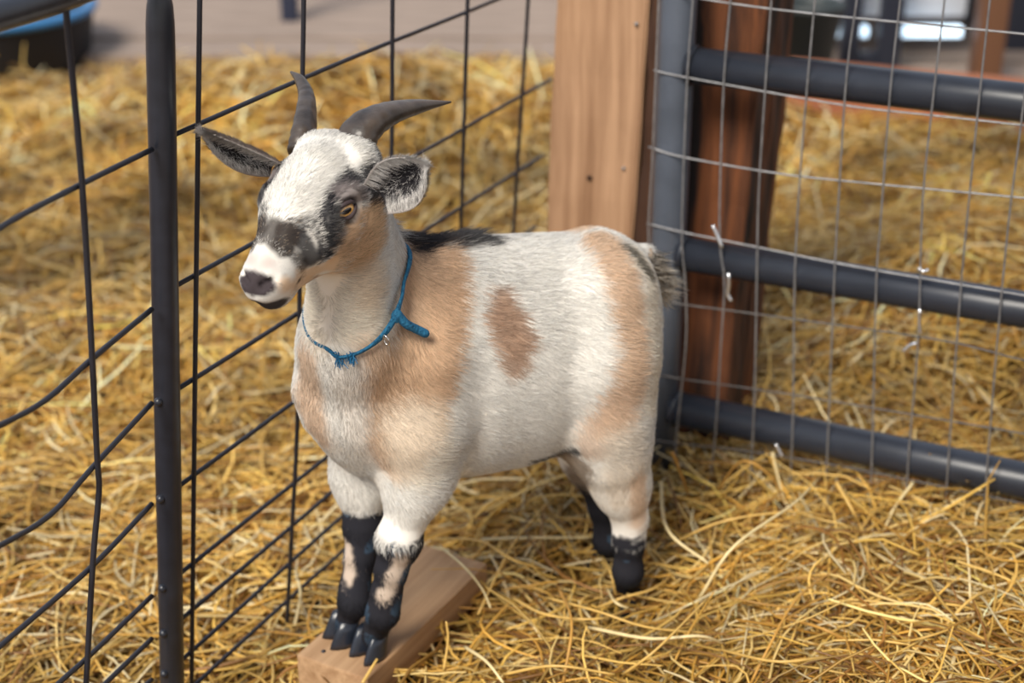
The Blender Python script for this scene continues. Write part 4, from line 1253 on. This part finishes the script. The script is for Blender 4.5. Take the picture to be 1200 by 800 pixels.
for p_, c_ in ((.74, (.62, .33, .10, 1)), (.80, (.03, .02, .015, 1)), (.95, (.02, .015, .015, 1))):
    x_ = E_.new(p_); x_.color = c_
mx = nt.nodes.new('ShaderNodeMixRGB'); mx.inputs['Color2'].default_value = (.004, .004, .006, 1)
nt.links.new(mth('LESS_THAN', pup, 0.0036), mx.inputs['Fac']); nt.links.new(rp.outputs[0], mx.inputs['Color1']); nt.links.new(mx.outputs[0], b.inputs['Base Color'])
b.inputs['Roughness'].default_value = 0.06; b.inputs['Specular IOR Level'].default_value = 0.6
b.inputs['Coat Weight'].default_value = 1.0; b.inputs['Coat Roughness'].default_value = 0.02
for s in (1, -1):
    c = hp(-.0030, .0305 * s, -.0060); look = unit(HE * s + HH * .60 + HN * .25)
    bm = bmesh.new(); bmesh.ops.create_uvsphere(bm, u_segments=32, v_segments=24, radius=0.0132)
    o = link('eye', from_bm('eye', bm, M_EYE), parent=goat)
    zax = look; xax = unit(HH - zax * (HH @ zax)); yax = np.cross(zax, xax)
    o.matrix_basis = Matrix(((xax[0], yax[0], zax[0], c[0]), (xax[1], yax[1], zax[1], c[1]), (xax[2], yax[2], zax[2], c[2]), (0, 0, 0, 1)))
    for k, (hgt, lab) in enumerate(((.0066, 'upper'), (-.0058, 'lower'))):   # eyelids
        P = []
        for t in np.linspace(-1, 1, 17):
            lx = t * .0115; ly = hgt * (1 - t * t) ** .8 - .0004
            lz = math.sqrt(max(.0137 ** 2 - lx * lx - ly * ly, 1e-8))
            P.append(c + xax * lx + yax * ly * (1 if True else 1) + zax * lz)
        rad = [.0008 + .0014 * (1 - abs(t) ** 2) ** .5 for t in np.linspace(-1, 1, 17)]
        link('eyelid', sweep(P, rad, 8, name='eyelid', mat=M_LID), parent=goat)

# --- collar: a twisted woven strap with knot, ring, frayed tufts and a loose end
def cpt(u, v, o=0.0075):
    q = surf(u, v); nn = np.array(bvh.find_nearest(Vector(q))[1]); return q + nn * o
k1, k2, k3 = cpt(396, 418), cpt(440, 397), cpt(462, 350)
cc = (NB * .55 + NH * .45)
pn = unit(np.cross(k2 - k1, k3 - k1))
cc = cc - pn * ((cc - k2) @ pn)
ua = unit(k2 - cc); ub = np.cross(pn, ua)
loop = []
for t in np.linspace(0, 2 * math.pi, 73)[:-1]:
    d_ = ua * math.cos(t) + ub * math.sin(t)
    hit = bvh.ray_cast(Vector(cc), Vector(d_), 0.2)
    r_ = hit[3] if hit[0] is not None else .06
    loop.append(min(r_, .085))
loop = np.array(loop); loop = np.minimum(loop, np.median(loop) * 1.25)
for _ in range(3): loop = (np.roll(loop, 1) + loop * 2 + np.roll(loop, -1)) / 4
def ang_of(k): return math.atan2((k - cc) @ ub, (k - cc) @ ua)
A1, A3 = ang_of(k1), ang_of(k3)
SG = 1 if A3 > 0 else -1                                       # the direction in which the strap runs up behind the neck
def sink(t):
    t = (t + math.pi) % (2 * math.pi) - math.pi
    past = -SG * t - abs(A1)                                   # beyond the tufts at the throat: under the hair
    return .0070 - .0085 * float(sstep(-.05, .20, past)) if -SG * t > 0 else .0070 - .003 * float(sstep(abs(A3), abs(A3) + .5, abs(t)))
LP = []
for t, r_ in zip(np.linspace(0, 2 * math.pi, 73)[:-1], loop):
    LP.append(cc + (ua * math.cos(t) + ub * math.sin(t)) * (r_ + sink(t)) + pn * .0)
LP.append(LP[0]); LP = np.array(LP)
collar = link('collar', None, label='thin blue woven collar with loose end around the neck of the goat', cat='collar', loc=Vector(g2w(cc)))
collar.rotation_euler = goat.rotation_euler
def cl(me, name, **k):
    me.transform(Matrix.Translation(Vector(-cc))); return link(name, me, parent=collar, **k)
bm = bmesh.new(); rings = []
nL = len(LP) - 1
for i in range(nL):
    T_ = unit(LP[(i + 1) % nL] - LP[i - 1]); rad_ = unit(LP[i] - cc); rad_ = unit(rad_ - T_ * (rad_ @ T_)); wv = np.cross(T_, rad_)
    tw = 0.5 * math.sin(i * .35)
    a1 = wv * math.cos(tw) + rad_ * math.sin(tw); b1 = -wv * math.sin(tw) + rad_ * math.cos(tw)
    rings.append([bm.verts.new(LP[i] + a1 * .0034 * math.cos(t) + b1 * .0017 * math.sin(t)) for t in np.linspace(0, 2 * math.pi, 11)[:-1]])
for i in range(nL):
    r1, r2 = rings[i], rings[(i + 1) % nL]
    for k in range(10): bm.faces.new((r1[k], r1[(k + 1) % 10], r2[(k + 1) % 10], r2[k]))
cl(from_bm('strap', bm, M_COLLAR), 'strap')
kn = cpt(456, 375, .010)
P = smooth_path([cpt(455, 366, .009), cpt(461, 379, .013), cpt(473, 388, .015), cpt(496, 396, .013)], 20)
cl(sweep(P, [.0042] * 18 + [.0043, .0040, .0030], 14, name='loose_end', mat=M_COLLAR), 'loose_end')
bm = bmesh.new(); bmesh.ops.create_uvsphere(bm, u_segments=16, v_segments=10, radius=.0052)
bmesh.ops.scale(bm, vec=(1, .8, 1.3), verts=bm.verts[:]); bmesh.ops.translate(bm, vec=Vector(cpt(455, 370, .009)), verts=bm.verts[:])
cl(from_bm('knot', bm, M_COLLAR), 'knot')
rc = cpt(445, 396, .010); rn = unit(np.cross(camv(rc), np.array([.3, 0, 1.])))
r1_, r2_ = unit(np.cross(rn, [0, 0, 1.])), None
r2_ = np.cross(rn, r1_)
P = [rc + .0050 * (math.cos(t) * r1_ * .5 + math.sin(t) * r2_) + rn * 0.002 * math.cos(t) for t in np.linspace(0, 2 * math.pi, 25)]
cl(sweep(P, .0008, 8, cap=False, name='ring', mat=M_RING), 'ring')
for (u, v) in ((399, 417), (412, 415)):
    c = cpt(u, v, .0070)
    bm = bmesh.new()
    for k in range(26):
        d_ = unit(np.array([rng.normal(0, .35), rng.normal(0, .35), -1 + rng.normal(0, .3)]))
        s0 = c + rng.normal(0, .0022, 3) + np.array([0, 0, .003]); s1 = s0 + d_ * .008; w_ = unit(np.cross(d_, camv(c))) * .0005
        vs = [bm.verts.new(p_) for p_ in (s0 - w_, s0 + w_, s1 + w_ * .6, s1 - w_ * .6)]; bm.faces.new(vs)
        w3 = unit(np.cross(d_, w_)) * .0005
        vs = [bm.verts.new(p_) for p_ in (s0 - w3, s0 + w3, s1 + w3 * .6, s1 - w3 * .6)]; bm.faces.new(vs)
    o = cl(from_bm('frayed_tuft', bm, M_BLUECAP), 'frayed_tuft'); o['kind'] = 'stuff'
